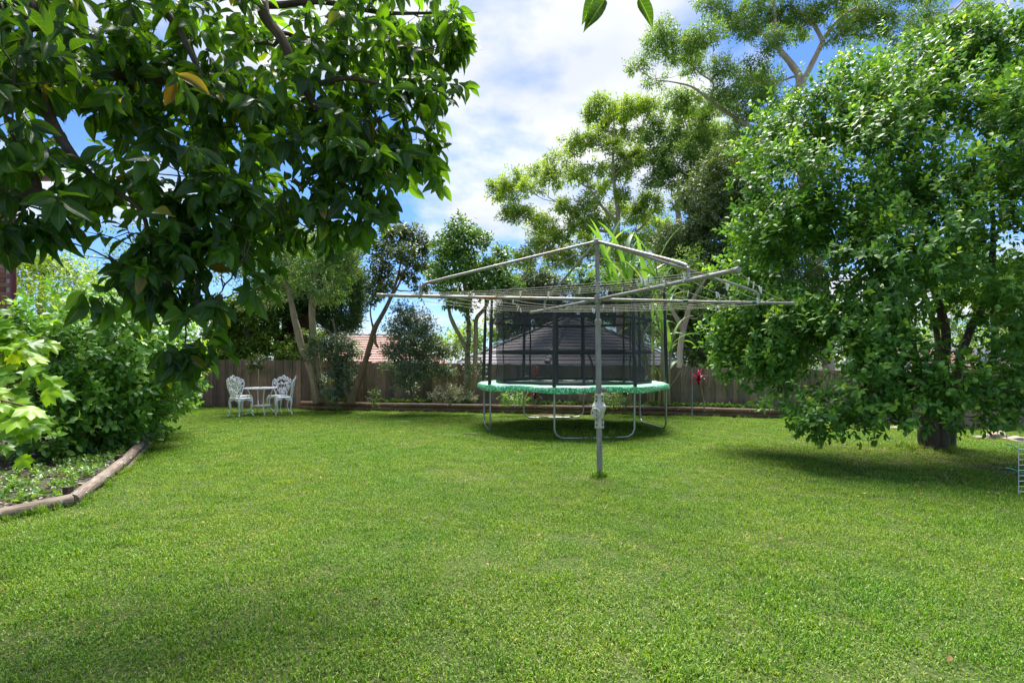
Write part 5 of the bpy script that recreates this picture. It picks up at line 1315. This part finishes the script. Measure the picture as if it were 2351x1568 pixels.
TC = Vector((1.186, 11.09, 0)); TR = math.radians(7.5)
tm = thing('trampoline', 'round trampoline with leafy green pad and black safety net', 'trampoline', TC, TR)
R = 1.83; FZ = .855
def oct_(k): return math.radians(-90 + 22.5 + 45 * k)
def pol(a, r, z): return (r * math.cos(a), r * math.sin(a), z)
for k in range(4):   # U-shaped legs
    a0, a1 = oct_(2 * k - 1), oct_(2 * k)
    p0, p1 = Vector(pol(a0, R, 0)), Vector(pol(a1, R, 0)); v = (p1 - p0).normalized(); n_ = [p0 + Vector((0, 0, FZ)), p0 + Vector((0, 0, .5)), p0 + Vector((0, 0, .16)), p0 + v * .035 + Vector((0, 0, .075)), p0 + v * .12 + Vector((0, 0, .028)), p0 + v * .3 + Vector((0, 0, .02))]
    n2 = [p1 + (q - p0) - 2 * v * ((q - p0).dot(v)) for q in reversed(n_)]
    MB().tube(n_ + n2, .0175, 10).build('leg', M_GALV, tm, world=False)
ring = [pol(2 * math.pi * i / 48, R, FZ) for i in range(48)]
MB().tube(ring, .024, 8, closed=True).build('frame', M_GALV, tm, world=False)
mb = MB(); n = 64
mb.v.append((0, 0, FZ - .03))
for j, rr in enumerate((.5, 1.0, 1.5)):
    mb.v += [pol(2 * math.pi * i / n, rr, FZ - .03 + .03 * (rr / 1.5) ** 2) for i in range(n)]
for i in range(n): mb.f.append((0, 1 + i, 1 + (i + 1) % n))
for j in range(2):
    for i in range(n): mb.f.append((1 + j * n + i, 1 + (j + 1) * n + i, 1 + (j + 1) * n + (i + 1) % n, 1 + j * n + (i + 1) % n))
mb.build('jumping_mat', M_MAT, tm, world=False)
mb = MB()
for i in range(80):
    a = 2 * math.pi * (i + .5) / 80; mb.tube([pol(a, 1.5, FZ + .0), pol(a, R - .02, FZ)], .011, 5)
mb.build('springs', M_GALV, tm, world=False)['kind'] = 'stuff'
# padded cover with hanging skirt
mb = MB(); n = 128; prof = [(1.50, FZ + .018, 0), (1.56, FZ + .045, 0), (1.70, FZ + .052, 0), (1.83, FZ + .048, .1), (1.885, FZ + .03, .5), (1.90, FZ - .005, 1), (1.905, FZ - .04, 1), (1.90, FZ - .065, 1)]
sk = []
for i in range(n):
    a = 2 * math.pi * i / n
    oc = 1 - .018 * (1 - abs(math.cos(4 * (a - oct_(0))))) 
    for (r_, z, s) in prof:
        w = noise.noise(Vector((math.cos(a) * 5, math.sin(a) * 5, s * 2)))
        sag = .012 * math.sin(8 * a + 1) * (.4 + s)
        q = pol(a, r_ * oc + .012 * w * (.3 + s), z + .010 * w + sag * .8); mb.v.append(q); sk.append(s)
m_ = len(prof)
for i in range(n):
    for j in range(m_ - 1):
        a_ = i * m_ + j; b_ = ((i + 1) % n) * m_ + j; mb.f.append((a_, a_ + 1, b_ + 1, b_))
pad = mb.build('safety_pad', M_PAD, tm, world=False)
at = pad.data.attributes.new('skirt', 'FLOAT', 'POINT'); at.data.foreach_set('value', np.array(sk, np.float32))
# maker's badge on the skirt
M_BADGE = plain('dark_badge', (.03, .025, .02), (.04, .03, .03), 4, .4); M_SILV = plain('badge_print', (.55, .50, .46), (.5, .42, .4), 4, .5)
ab_ = math.radians(-90 - 7.5 + 9.5)
qb = Vector(pol(ab_, 1.895, FZ - .018)); nb_ = Vector((math.cos(ab_), math.sin(ab_), 0.15)).normalized(); tb = Vector((-math.sin(ab_), math.cos(ab_), 0))
bd = MB(); ub = nb_.cross(tb)
rim = [qb + tb * (.085 * math.cos(k * .3142)) + ub * (.034 * math.sin(k * .3142)) + nb_ * .016 for k in range(20)]
bd.add(rim + [p - nb_ * .02 for p in rim], [tuple(range(20))] + [(k, (k + 1) % 20, 20 + (k + 1) % 20, 20 + k) for k in range(20)])
bo = bd.build('badge', M_BADGE, tm, world=False)
bs = MB(); bs.tube([qb + tb * (.075 * math.cos(k * .3142)) + ub * (.028 * math.sin(k * .3142)) + nb_ * .017 for k in range(20)], .003, 4, closed=True)
for k in range(7):
    x = -.045 + k * .015; bs.tube([qb + tb * x + ub * -.010 + nb_ * .018, qb + tb * (x + .006) + ub * (.012 if k % 3 else .016) + nb_ * .018], .003, 4)
bs.build('badge_print', M_SILV, bo, world=False)
# poles
for k in range(8):
    a = oct_(k); pts = []; rr = []
    for i in range(26):
        q = i / 25; z = FZ + .0 + 1.70 * q; r_ = 1.845 - .05 * q
        pts.append(pol(a, r_, z)); fat = .033 if z < FZ + 1.28 else .024
        rr.append(fat * (1 + .10 * noise.noise(Vector((k * 5, i * 1.3, 0)))))
    po = MB().tube(pts, rr, 10, wob=.1).build('pole', M_SLEEVE, tm, world=False)
    MB().lathe([(.026, 0), (.03, .02), (.022, .10), (.006, .17)], pol(a, 1.795, FZ + 1.69), 8).build('pole_cap', M_SLEEVE, po, world=False)
    mb = MB()
    for z in (1.49, 2.11, 2.6):
        mb.tube([pol(a, 1.82, z), pol(a, 1.56, z)], .007, 5)
    mb.build('tie', M_BAND, po, world=False)
# net: eight slack panels between the poles
NR = 1.56
def netpt(u, z):   # u in eighths of a turn
    k = math.floor(u); f = u - k; a0, a1 = oct_(k), oct_(k + 1)
    p = Vector(pol(a0, NR, 0)).lerp(Vector(pol(a1, NR, 0)), f); mid = math.sin(f * math.pi)
    bulge = .05 * mid * (1 - .4 * math.sin((z - .9) / 1.75 * math.pi))
    p = p * (1 + bulge / NR)
    p = p * (1 - .012 * math.sin((z - .9) / .58 * math.pi) ** 2 * (1 if z < 2.1 else .4))
    wv = .012 * noise.noise(Vector((u * 2, z * 2, 1)))
    return (p.x + wv, p.y + wv, z - .03 * mid * max(0, (z - 1.9)) / .7)
mb = MB(); nu, nz_ = 64, 24
zb, zt = .89, 2.66
for i in range(nu):
    for j in range(nz_): mb.v.append(netpt(i / 8, zb + (zt - zb) * j / (nz_ - 1)))
for i in range(nu):
    for j in range(nz_ - 1):
        a_ = i * nz_ + j; b_ = ((i + 1) % nu) * nz_ + j; mb.f.append((a_, b_, b_ + 1, a_ + 1))
net = mb.build('safety_net', M_NET, tm, world=False)
def net_strip(name, z0, z1, off=.004):
    mb = MB()
    for i in range(nu):
        for z in (z0, z1):
            q = netpt(i / 8, z); s = 1 + off / NR; mb.v.append((q[0] * s, q[1] * s, q[2]))
    for i in range(nu): mb.f.append((2 * i, 2 * ((i + 1) % nu), 2 * ((i + 1) % nu) + 1, 2 * i + 1))
    return mb.build(name, M_BAND, tm, world=False)
net_strip('net_band', .885, .945); net_strip('net_band', 1.465, 1.515); net_strip('net_band', 2.085, 2.135); net_strip('net_band', 2.64, 2.67)
for k in range(8):
    mb = MB()
    for j in range(nz_):
        z = zb + (zt - zb) * j / (nz_ - 1)
        for s in (-1, 1): q = netpt(k + s * .018 + 1e-6, z); mb.v.append((q[0] * 1.006, q[1] * 1.006, q[2]))
    for j in range(nz_ - 1): mb.f.append((2 * j, 2 * j + 1, 2 * j + 3, 2 * j + 2))
    mb.build('net_strap', M_BAND, tm, world=False)
for u0, cv in ((-.66, .05), (-.55, .09)):   # loose flaps of the zipped door
    mb = MB()
    for j in range(12):
        q = j / 11; z = 1.46 - .56 * q
        for s in (-1, 1):
            p = netpt(u0 + cv * math.sin(q * 2.2) + s * .016, z); mb.v.append((p[0] * 1.012, p[1] * 1.012, p[2]))
    for j in range(11): mb.f.append((2 * j, 2 * j + 1, 2 * j + 3, 2 * j + 2))
    mb.build('door_flap', M_BAND, tm, world=False)

# ================================================================== ROTARY CLOTHESLINE
m, t, b, o = newmat('weathered_galvanised_pipe')
n = tnoise(t, 16, 6, .7, vec=worldpos(t)); n2 = tnoise(t, 2.6, 5, .7, vec=worldpos(t))
c = ramp(t, n, [(.3, (.22, .21, .20)), (.7, (.37, .36, .345))])
rs = ramp(t, n2, [(.50, (0, 0, 0)), (.64, (.9, .9, .9))])
c = mixrgb(t, rs, c, (.26, .135, .075))
t.links.new(c, b.inputs['Base Color']); b.inputs['Metallic'].default_value = .35; b.inputs['Roughness'].default_value = .5; bump(t, b, n, .2, .004); M_PIPE = m
M_PIPED = barkmat('grey_pipe', (.19, .182, .168), (.33, .32, .295), 14, (1, 1, .35), .6, .15)
M_CAST = plain('painted_casting', (.58, .56, .50), (.44, .42, .36), 9, .5, bstr=.2)
M_RUST = plain('rusty_bolt', (.12, .05, .025), (.2, .09, .05), 30, .9)
M_CORDW = plain('plastic_line', (.46, .42, .29), (.36, .32, .21), 12, .5)
M_TAPE = plain('green_tape', (.01, .12, .07), (.015, .10, .06), 12, .5)
base = Vector((1.004, 6.34, 0)); topp = Vector((.974, 6.34, 2.70))
def ax(z): return base.lerp(topp, z / 2.70)
cl = thing('rotary_clothesline', 'old rotary clothesline with four pipe arms on a grey steel pole', 'clothesline', base)
MB().tube([ax(-.1), ax(.6), ax(1.2), ax(1.79)], .0325, 16).build('pole', M_PIPED, cl)
MB().tube([ax(1.70), ax(2.2), ax(2.68)], .024, 14).build('inner_pole', M_PIPED, cl)
MB().lathe([(.034, 0), (.037, .005), (.037, .055), (.03, .062), (.026, .066)], ax(1.74), 14).build('collar', M_PIPED, cl)
axd = (topp - base).normalized()
gb = MB().lathe([(.040, .560), (.046, .565), (.046, .60), (.041, .61), (.043, .66), (.062, .73), (.076, .775), (.079, .782), (.079, .812), (.074, .818), (.058, .845), (.044, .875), (.042, .90), (.046, .91), (.046, .945), (.040, .95)], ax(0), 22, axd).build('gear_housing', M_CAST, cl)
f_ = MB()
for s in (-1, 1):
    f_.box(ax(.61) + Vector((s * .043, -.02, 0)), (.014, .03, .10)); f_.box(ax(.90) + Vector((s * .043, -.02, 0)), (.014, .03, .11))
f_.build('flange', M_CAST, gb)
for z in (.60, .66, .875, .92):
    for s in (-1, 1): MB().lathe([(.009, 0), (.009, .012), (.004, .016)], ax(z) + Vector((s * .036, -.038, 0)), 8, Vector((0, -1, 0))).build('bolt', M_RUST, gb)
kd = Vector((-.55, -.83, -.05)).normalized(); kc = ax(.745) + kd * .05
kn = MB().lathe([(.05, 0), (.056, .01), (.058, .045), (.054, .055), (.050, .056), (.046, .052), (.012, .050), (.011, .058), (.002, .06)], kc, 24, kd).build('winder_cap', M_CAST, cl)
tx = kd.cross(Vector((0, 0, 1))).normalized(); ty = tx.cross(kd)
for k in range(3):
    a = math.radians(90 + 120 * k + 30); MB().lathe([(.008, 0), (.008, .006)], kc + kd * .05 + tx * (.032 * math.cos(a)) + ty * (.032 * math.sin(a)), 8, kd).build('screw', M_RUST, kn)
f_ = MB()
for k, l in enumerate((.05, .06, .045)): f_.box(kc + kd * .053 + ty * (.008 - .009 * k), (l, .004, .003), Matrix((tx, kd, ty)).transposed())
f_.build('embossing', M_CAST, kn)
hub = MB().lathe([(.034, -.045), (.040, -.04), (.042, 0), (.040, .04), (.034, .045)], ax(2.03), 14).build('hub', M_PIPED, cl)
MB().lathe([(.030, -.03), (.042, -.025), (.044, .012), (.03, .03), (.01, .034)], ax(2.69), 14).build('top_cap', M_PIPED, cl)
hc = ax(2.03)
th1, th2 = math.radians(9.5), math.radians(17)
tips = [hc + Vector((2.47 * math.cos(th1), 2.47 * math.sin(th1), -.005)), hc + Vector((-2.45 * math.cos(th1), -2.45 * math.sin(th1), .0)),
        hc + Vector((2.35 * math.sin(th2), -2.35 * math.cos(th2), -.03)), hc + Vector((-2.35 * math.sin(th2), 2.35 * math.cos(th2), .045))]
for k, tip in enumerate(tips):
    d = (tip - hc); st = hc + d * .015
    am = MB().tube([st, hc + d * .5 + Vector((0, 0, -.004)), tip], .0185, 10).build('arm', M_PIPE, cl)
    MB().lathe([(.019, -.03), (.023, -.025), (.023, .012), (.012, .016)], tip, 10, d.normalized()).build('end_cap', M_PIPED, am)
    if k == 0:
        for q in (.42, .78): MB().tube([hc + d * q, hc + d * (q + .024)], .0215, 10).build('tape', M_TAPE, am)
    fb = .815 if k < 2 else .74
    bend = hc + d * fb + Vector((0, 0, .115)); foot = hc + d * fb + Vector((0, 0, .014)); tc_ = ax(2.685)
    v = (bend - tc_)
    pts = [tc_ + d.normalized() * .035, tc_.lerp(bend, .5) + Vector((0, 0, .012)), tc_.lerp(bend, .93) + Vector((0, 0, .012)), bend + d.normalized() * -.02 + Vector((0, 0, -.004)), bend + Vector((0, 0, -.03)), foot]
    sp = [q for q in spline([tuple(p) for p in pts], 5)]
    MB().tube(sp, .0155, 9).build('brace', M_PIPE, cl)
    if k in (1, 3): MB().tube([ax(2.66) + d.normalized() * .03, hc + d * .47 + Vector((0, 0, .02))], .0028, 5).build('stay_wire', M_PIPED, cl)
# line loops: one quarter between neighbouring arms at each notch
seq = [tips[2], tips[0], tips[3], tips[1]]
lines_q = []
for f in (.985, .86, .735, .61, .485):
    for k in range(4):
        a, b2 = hc + (seq[k] - hc) * f, hc + (seq[(k + 1) % 4] - hc) * f
        a = a + Vector((0, 0, .012)); b2 = b2 + Vector((0, 0, .012)); sag = (a - b2).length * .012
        pts = [a.lerp(b2, i / 8) + Vector((0, 0, -sag * math.sin(math.pi * i / 8))) for i in range(9)]
        MB().tube(pts, .0028, 5).build('clothes_line', M_CORDW, cl); lines_q.append((pts, f, k))
mb = MB()
for f in (.985, .86, .735, .61, .485):
    for tip in tips: mb.tube([hc + (tip - hc) * f + Vector((.022 * math.cos(k * 1.05), 0, .022 * math.sin(k * 1.05))) for k in range(6)], .004, 4, closed=True)
mb.build('line_tie', M_CORDW, cl)
# pegs left on the lines
M_PEG = plain('white_plastic_peg', (.80, .80, .78), (.70, .71, .72), 6, .4)
pm = MB()
for s in (-1, 1):
    pm.box((s * .0055, 0, -.014), (.004, .009, .062), Matrix.Rotation(s * .09, 3, 'Y'))
pm.tube([(-.008, 0, 0), (.008, 0, 0)], .004, 6)
pegm = pm.mesh('clothes_peg', M_PEG)
pr = random.Random(8); npeg = 0
for li in range(20):
    npg = {0: 4, 1: 2, 2: 1, 3: 4}.get(li % 4, 2) if li < 12 else 1
    cpos = pr.uniform(.15, .85)
    for k in range(npg):
        q = cpos + pr.gauss(0, .03) if pr.random() < .6 else pr.uniform(.06, .94)
        q = min(.97, max(.03, q)); j = min(7, int(q * 8)); lq = lines_q[li][0]; p = lq[j].lerp(lq[j + 1], q * 8 - j)
        dl = lq[8] - lq[0]
        ob = bpy.data.objects.new('clothes_peg', pegm); COL.objects.link(ob)
        ob.location = p; ob.rotation_euler = (pr.uniform(-.35, .35), pr.uniform(-.2, .2), math.atan2(dl.y, dl.x) + pr.uniform(-.3, .3))
        tag(ob, 'white plastic peg clipped on the %s clothesline loop, %s quarter' % ({.985: 'outermost', .86: 'second outer', .735: 'middle', .61: 'second inner', .485: 'innermost'}[lines_q[li][1]], ('front right', 'back right', 'back left', 'front left')[lines_q[li][2]]), 'clothes peg', 'white pegs left on the clothesline'); npeg += 1

# ================================================================== GARDEN FURNITURE
M_WHITE = plain('white_cast_aluminium', (.87, .87, .87), (.80, .80, .79), 14, .4, bstr=.1)
def bez(p0, p1, p2, n=8): return [Vector(p0) * (1 - i / n) ** 2 + Vector(p1) * 2 * (i / n) * (1 - i / n) + Vector(p2) * (i / n) ** 2 for i in range(n + 1)]
def back_pt(u, h):
    """curved, leaning backrest: u across (-1..1), h height above the seat"""
    w = .155 + .105 * min(1, h / .28)
    return Vector((u * w, -.185 - .16 * h + .055 * u * u, .43 + h))
def make_chair():
    e = thing('garden_chair', 'c', 'chair')
    s = MB(); n = 28
    for (rs_, z) in ((1, .415), (1.0, .432), (.93, .440)):
        for i in range(n):
            a = 2 * math.pi * i / n; q = abs(math.cos(a)) ** 1.4; s.v.append((.215 * rs_ * math.copysign(abs(math.cos(a)) ** .8, math.cos(a)), .205 * rs_ * math.copysign(abs(math.sin(a)) ** .8, math.sin(a)), z))
    for j in range(2):
        for i in range(n): s.f.append((j * n + i, j * n + (i + 1) % n, (j + 1) * n + (i + 1) % n, (j + 1) * n + i))
    for k in range(9):   # pierced seat: bars between the rim
        x = -.16 + .04 * k; l = .19 * math.sqrt(max(.05, 1 - (x / .21) ** 2)); s.tube([(x, -l, .432), (x * .6, 0, .428), (x, l, .432)], .010, 5)
    for k in range(5):
        y = -.14 + .07 * k; s.tube([(-.19, y, .430), (.19, y, .430)], .008, 5)
    s.build('seat', M_WHITE, e, world=False)
    for sx in (-1, 1):
        for sy in (-1, 1):
            lg = MB(); d = Vector((sx * .75, sy * .66, 0)); c0 = Vector((sx * .155, sy * .14, 0))
            pts = [(c0 + d * o_ + Vector((0, 0, z)), r_) for o_, z, r_ in ((.0, .42, .028), (.035, .36, .026), (.042, .28, .020), (.02, .17, .015), (.03, .08, .0125), (.065, .02, .012), (.085, .0, .015))]
            sp = spline([(*p, r_) for p, r_ in pts], 4); lg.tube([q[:3] for q in sp], [q[3] for q in sp], 8); lg.build('leg', M_WHITE, e, world=False)
    for k in range(4):   # cast aprons between the legs, pierced in the middle
        an = MB(); R_ = Matrix.Rotation(k * math.pi / 2, 3, 'Z')
        for (x0, x1) in ((-.17, -.02), (.02, .17)):
            a = [R_ @ Vector((x0, .19, .415)), R_ @ Vector((x1, .19, .415)), R_ @ Vector((x1 if x1 < 0 else x1, .185, .335 if x1 > .1 else .385)), R_ @ Vector((x0, .185, .335 if x0 < -.1 else .385))]
            o_ = R_ @ Vector((0, -.012, 0)); an.add(a + [q + o_ for q in a], [(0, 1, 2, 3), (7, 6, 5, 4), (0, 4, 5, 1), (1, 5, 6, 2), (2, 6, 7, 3), (3, 7, 4, 0)])
        an.build('apron', M_WHITE, e, world=False)
    # scalloped back frame: five lobes over two sides
    fr_ = MB(); lob = [(-1.0, .27), (-.98, .36), (-.82, .41), (-.62, .37), (-.56, .42), (-.38, .465), (-.24, .43), (-.18, .465), (0, .505), (.18, .465), (.24, .43), (.38, .465), (.56, .42), (.62, .37), (.82, .41), (.98, .36), (1.0, .27)]
    path = [back_pt(-.85, 0), back_pt(-.95, .12)] + [back_pt(u, h) for u, h in lob] + [back_pt(.95, .12), back_pt(.85, 0)]
    sp = spline([tuple(p) for p in path], 3); fr_.tube(sp, .0125, 7)
    bk_ = fr_.build('backrest', M_WHITE, e, world=False)
    la = MB(); rr = random.Random(2)
    for u0 in (-.62, -.24, .24, .62):   # lobe ribs fanning up from the seat
        p = [back_pt(u0 * .45, .01), back_pt(u0 * .7, .2), back_pt(u0, .38)]; la.tube(spline([tuple(q) for q in p], 5), .008, 6)
    for sg in (-1, 1):   # scroll loops low at each side
        la.tube(spline([tuple(back_pt(sg * u, h)) for u, h in ((.85, .02), (.62, .13), (.40, .06), (.30, .0))], 5), .008, 6)
        la.tube(spline([tuple(back_pt(sg * u, h)) for u, h in ((.95, .14), (.70, .20), (.55, .13))], 5), .007, 6)
    # roses and leaves cast in relief
    def leafp(u, h, a, l, w):
        c_ = [(0, 0), (.25, .5), (.5, .62), (.78, .4), (1, 0), (.78, -.4), (.5, -.62), (.25, -.5)]
        q = []
        for (x, y) in c_:
            X_, Y_ = x * l * math.cos(a) - y * w * math.sin(a), x * l * math.sin(a) + y * w * math.cos(a)
            q.append(back_pt(max(-1, min(1, u + X_ / .24)), max(0, min(.48, h + Y_))))
        nv = Vector((0, .010, 0)); la.add([p + nv for p in q] + [p - nv for p in q], [tuple(range(8)), tuple(reversed(range(8, 16)))] + [(k, 8 + k, 8 + (k + 1) % 8, (k + 1) % 8) for k in range(8)])
    for (u, h) in [(0, .43), (-.40, .40), (.40, .40), (-.82, .33), (.82, .33), (0, .30), (-.45, .27), (.45, .27), (-.02, .17), (.35, .14), (-.35, .14), (-.75, .22), (.75, .22), (0, .06)]:
        for k in range(5):
            leafp(u, h, rr.uniform(0, 6.28), rr.uniform(.055, .085), rr.uniform(.02, .032))
    la.build('lattice', M_WHITE, bk_, world=False)
    return e
def copy_tree(o, parent=None):
    c = o.copy(); COL.objects.link(c); c.parent = parent
    if parent is not None: c.matrix_parent_inverse = o.matrix_parent_inverse.copy()
    for ch in list(o.children): copy_tree(ch, c)
    return c
ch0 = make_chair()
spots = [(-6.41, 13.1, (.50, .86), 'front left white cast chair with its scalloped back turned to the lawn'),
         (-6.86, 14.02, (.75, -.30), 'white cast chair half hidden behind the front left chair'),
         (-5.60, 13.62, (-.93, -.36), 'white cast chair in profile at the right end of the small table'),
         (-6.02, 14.25, (-.15, -.98), 'white cast chair behind the table with its patterned back facing the camera')]
for i, (x, y, f, lab) in enumerate(spots):
    c_ = ch0 if i == 0 else copy_tree(ch0)
    c_.location = (x, y, gz(x, y) + .01); c_.rotation_euler = (0, 0, math.atan2(f[1], f[0]) - math.pi / 2)
    tag(c_, lab, 'chair', 'white cast garden chairs round the small table')
tb = thing('garden_table', 'small round white cast table with a lower shelf between the chairs', 'table', (-6.2, 13.67, gz(-6.2, 13.67) + .01), .4)
MB().lathe([(.38, .628), (.395, .634), (.395, .648), (.385, .655), (.33, .650), (.02, .650)], (0, 0, 0), 32).build('tabletop', M_WHITE, tb, world=False)
MB().lathe([(.20, .195), (.22, .20), (.22, .212), (.21, .216), (.02, .214)], (0, 0, 0), 24).build('shelf', M_WHITE, tb, world=False)
for k in range(4):
    a = k * math.pi / 2 + .3; c_, s_ = math.cos(a), math.sin(a)
    sp = spline([(c_ * r_, s_ * r_, z) for r_, z in ((.31, .64), (.26, .54), (.22, .40), (.205, .26), (.215, .18), (.26, .08), (.335, .01), (.345, .0))], 4)
    lg = MB().tube(sp, .014, 8)
    for j in (9, 14, 20): lg.lathe([(.004, 0), (.018, .01), (.004, .022)], sp[min(j, len(sp) - 1)], 8)
    lg.build('leg', M_WHITE, tb, world=False)
sprig = thing('leaf_sprig', 'tiny green sprig lying on the white table top', 'leaf sprig', (-6.17, 13.6, gz(-6.2, 13.67) + .668))
rg = np.random.default_rng(3)
link('sprig_leaf', leaves_mesh('sprig_leaf', L_LEM, tpl_med(.5), np.tile((-6.17, 13.6, .672 + gz(-6.2, 13.67)), (6, 1)), unit(rg, 6) * (1, 1, .5) + (0, 0, .4), np.tile((0, 0, 1.), (6, 1)) + rg.normal(0, .2, (6, 3)), np.full(6, .05), rg.random(6)), sprig)

# ================================================================== SMALL THINGS
M_ROCK = plain('sandstone', (.30, .22, .17), (.42, .36, .30), 6, .9, bstr=.8)
def rock(x, y, s, label, seed):
    import bmesh
    bm = bmesh.new(); bmesh.ops.create_icosphere(bm, subdivisions=3, radius=1)
    for v in bm.verts:
        n_ = noise.noise(v.co * 1.3 + Vector((seed * 7, 0, 0))) * .5 + noise.noise(v.co * 3 + Vector((0, seed * 3, 0))) * .14
        v.co = Vector((v.co.x * s[0], v.co.y * s[1], v.co.z * s[2])) * (1 + n_)
    me = bpy.data.meshes.new('rock'); bm.to_mesh(me); bm.free(); me.materials.append(M_ROCK); me.polygons.foreach_set('use_smooth', [True] * len(me.polygons))
    ob = link('rock', me); ob.location = (x, y, gz(x, y) + s[2] * .45); tag(ob, label, 'rock', 'rocks along the right fence'); return ob
for i, (px, py, w, h, lab) in enumerate([(2292, 1004, 22, 13, 'rounded pinkish rock right of the citrus trunk'), (2335, 1008, 26, 9, 'flat brown rock at the right edge near the fence'), (2250, 1006, 13, 6, 'small low rock left of the rounded pinkish rock'), (2055, 985, 16, 5, 'flat pale stone in the grass left of the citrus trunk'), (2000, 982, 12, 5, 'small pale stone under the low citrus branches')]):
    Yr = (EYE + .12) * FPX / (py - HZ + 4); q = P(px, py, Yr); k = Yr / FPX; rock(q.x, Yr, (w * k, w * k * .8, h * k), lab, i + 1)
# wire trellis column at the right edge, with loose green twine
M_WIRE = plain('white_wire', (.72, .73, .72), (.55, .56, .55), 20, .45)
M_TWINE = plain('green_twine', (.02, .30, .16), (.03, .36, .2), 10, .5)
q = Vector((5.03, 5.5, 0)); zt = EYE - (1018 - HZ) * 5.5 / FPX; k = 5.5 / FPX
tl = thing('wire_trellis', 'white wire mesh plant support standing in the lawn at the right edge', 'trellis', q)
W_ = .9
for i in range(11):
    MB().tube([(q.x + W_ * i / 10, q.y, 0), (q.x + W_ * i / 10, q.y, zt)], .0034, 5).build('upright', M_WIRE, tl)
for i in range(10):
    z = .03 + (zt - .03) * i / 9
    MB().tube([(q.x, q.y, z), (q.x + W_, q.y, z)], .0032, 5).build('rung', M_WIRE, tl)
for (za, dx, dz) in ((.43, -.11, .06), (.22, -.10, .04)):
    p0 = Vector((q.x + .05, q.y - .01, za)); sp = spline([tuple(p0), (q.x - .03, q.y - .03, za + dz * .3), (q.x + dx * .8, q.y - .03, za + dz), (q.x + dx * 1.3, q.y, za + dz * 1.2)], 5)
    MB().tube(sp, .0045, 6).build('twine', M_TWINE, tl)
# steel star picket beside the cordyline
pk = P(1589, 945, 13.0); pt_ = P(1589, 848, 13.0)
tag(MB().tube([pk - Vector((0, 0, .2)), pt_], .02, 8).build('metal_stake', plain('bluish_steel', (.24, .29, .34), (.32, .36, .40), 9, .5, .5), None), 'thin bluish steel stake upright in the back bed beside the crimson cordyline', 'stake')
# dry palm frond, sticks
M_STRAW = plain('dry_frond', (.42, .32, .20), (.30, .22, .13), 8, .8)
M_STICK = plain('dead_stick', (.24, .17, .12), (.33, .25, .19), 8, .9)
fa, fb = P(1215, 956, 12.85), P(1325, 966, 12.5); fa.z = .03; fb.z = .05
fe = thing('dry_frond', 'dry straw-coloured palm frond lying under the back of the trampoline', 'frond', fa)
MB().tube(spline([tuple(fa), tuple((fa + fb) / 2 + Vector((0, 0, .06))), tuple(fb)], 5), [.018 - .001 * i for i in range(11)], 6).build('rib', M_STRAW, fe)
r = random.Random(3); d = (fb - fa)
DF = [strap_mesh('leaf', leafmat('dry_frond_leaf', [(0, (.25, .18, .10)), (1, (.50, .40, .26))], .7, .2, (1, 1, .8)), .34, .035, .4, .3, .5, 5, 1.45)]
for i in range(16):
    put('leaf', DF[0], fe, fa.lerp(fb, i / 17) + Vector((0, 0, .03)), math.atan2(d.y, d.x) + (1 if i % 2 else -1) * r.uniform(.3, .7), r.uniform(-.1, .12), r.uniform(.7, 1.1))
sticks = [(P(1345, 905, 13.6), P(1292, 903, 13.6), P(1276, 916, 13.6), .012, 'bent grey stick propped in the bed behind the trampoline'), (P(1395, 915, 13.7), P(1370, 925, 13.6), P(1352, 930, 13.5), .02, 'thick pale stick beside the shrub behind the clothesline pole'),
          (P(1570, 835, 13.2), P(1555, 865, 13.2), P(1537, 888, 13.2), .02, 'reddish brown broken cane leaning right of the trampoline')]
for a, m2, b2, r_, lab in sticks:
    tag(MB().tube(spline([tuple(a), tuple(m2), tuple(b2)], 5), [r_ * (1 - .05 * i) for i in range(11)], 6, wob=.3).build('stick', M_STICK, None), lab, 'stick')
for a, b2, lab in [((-.86, 9.75, .04), (-.62, 9.7, .04), 'pale dry leaf sheath on the lawn left of the trampoline legs'), ((-2.35, 11.6, .05), (-2.1, 11.55, .05), 'dark twig on the lawn between the chairs and the trampoline')]:
    tag(MB().tube(spline([a, ((a[0] + b2[0]) / 2, (a[1] + b2[1]) / 2 + .03, .05), b2], 4), .011, 6, wob=.4).build('twig', M_STRAW if 'pale' in lab else M_STICK, None), lab, 'twig')
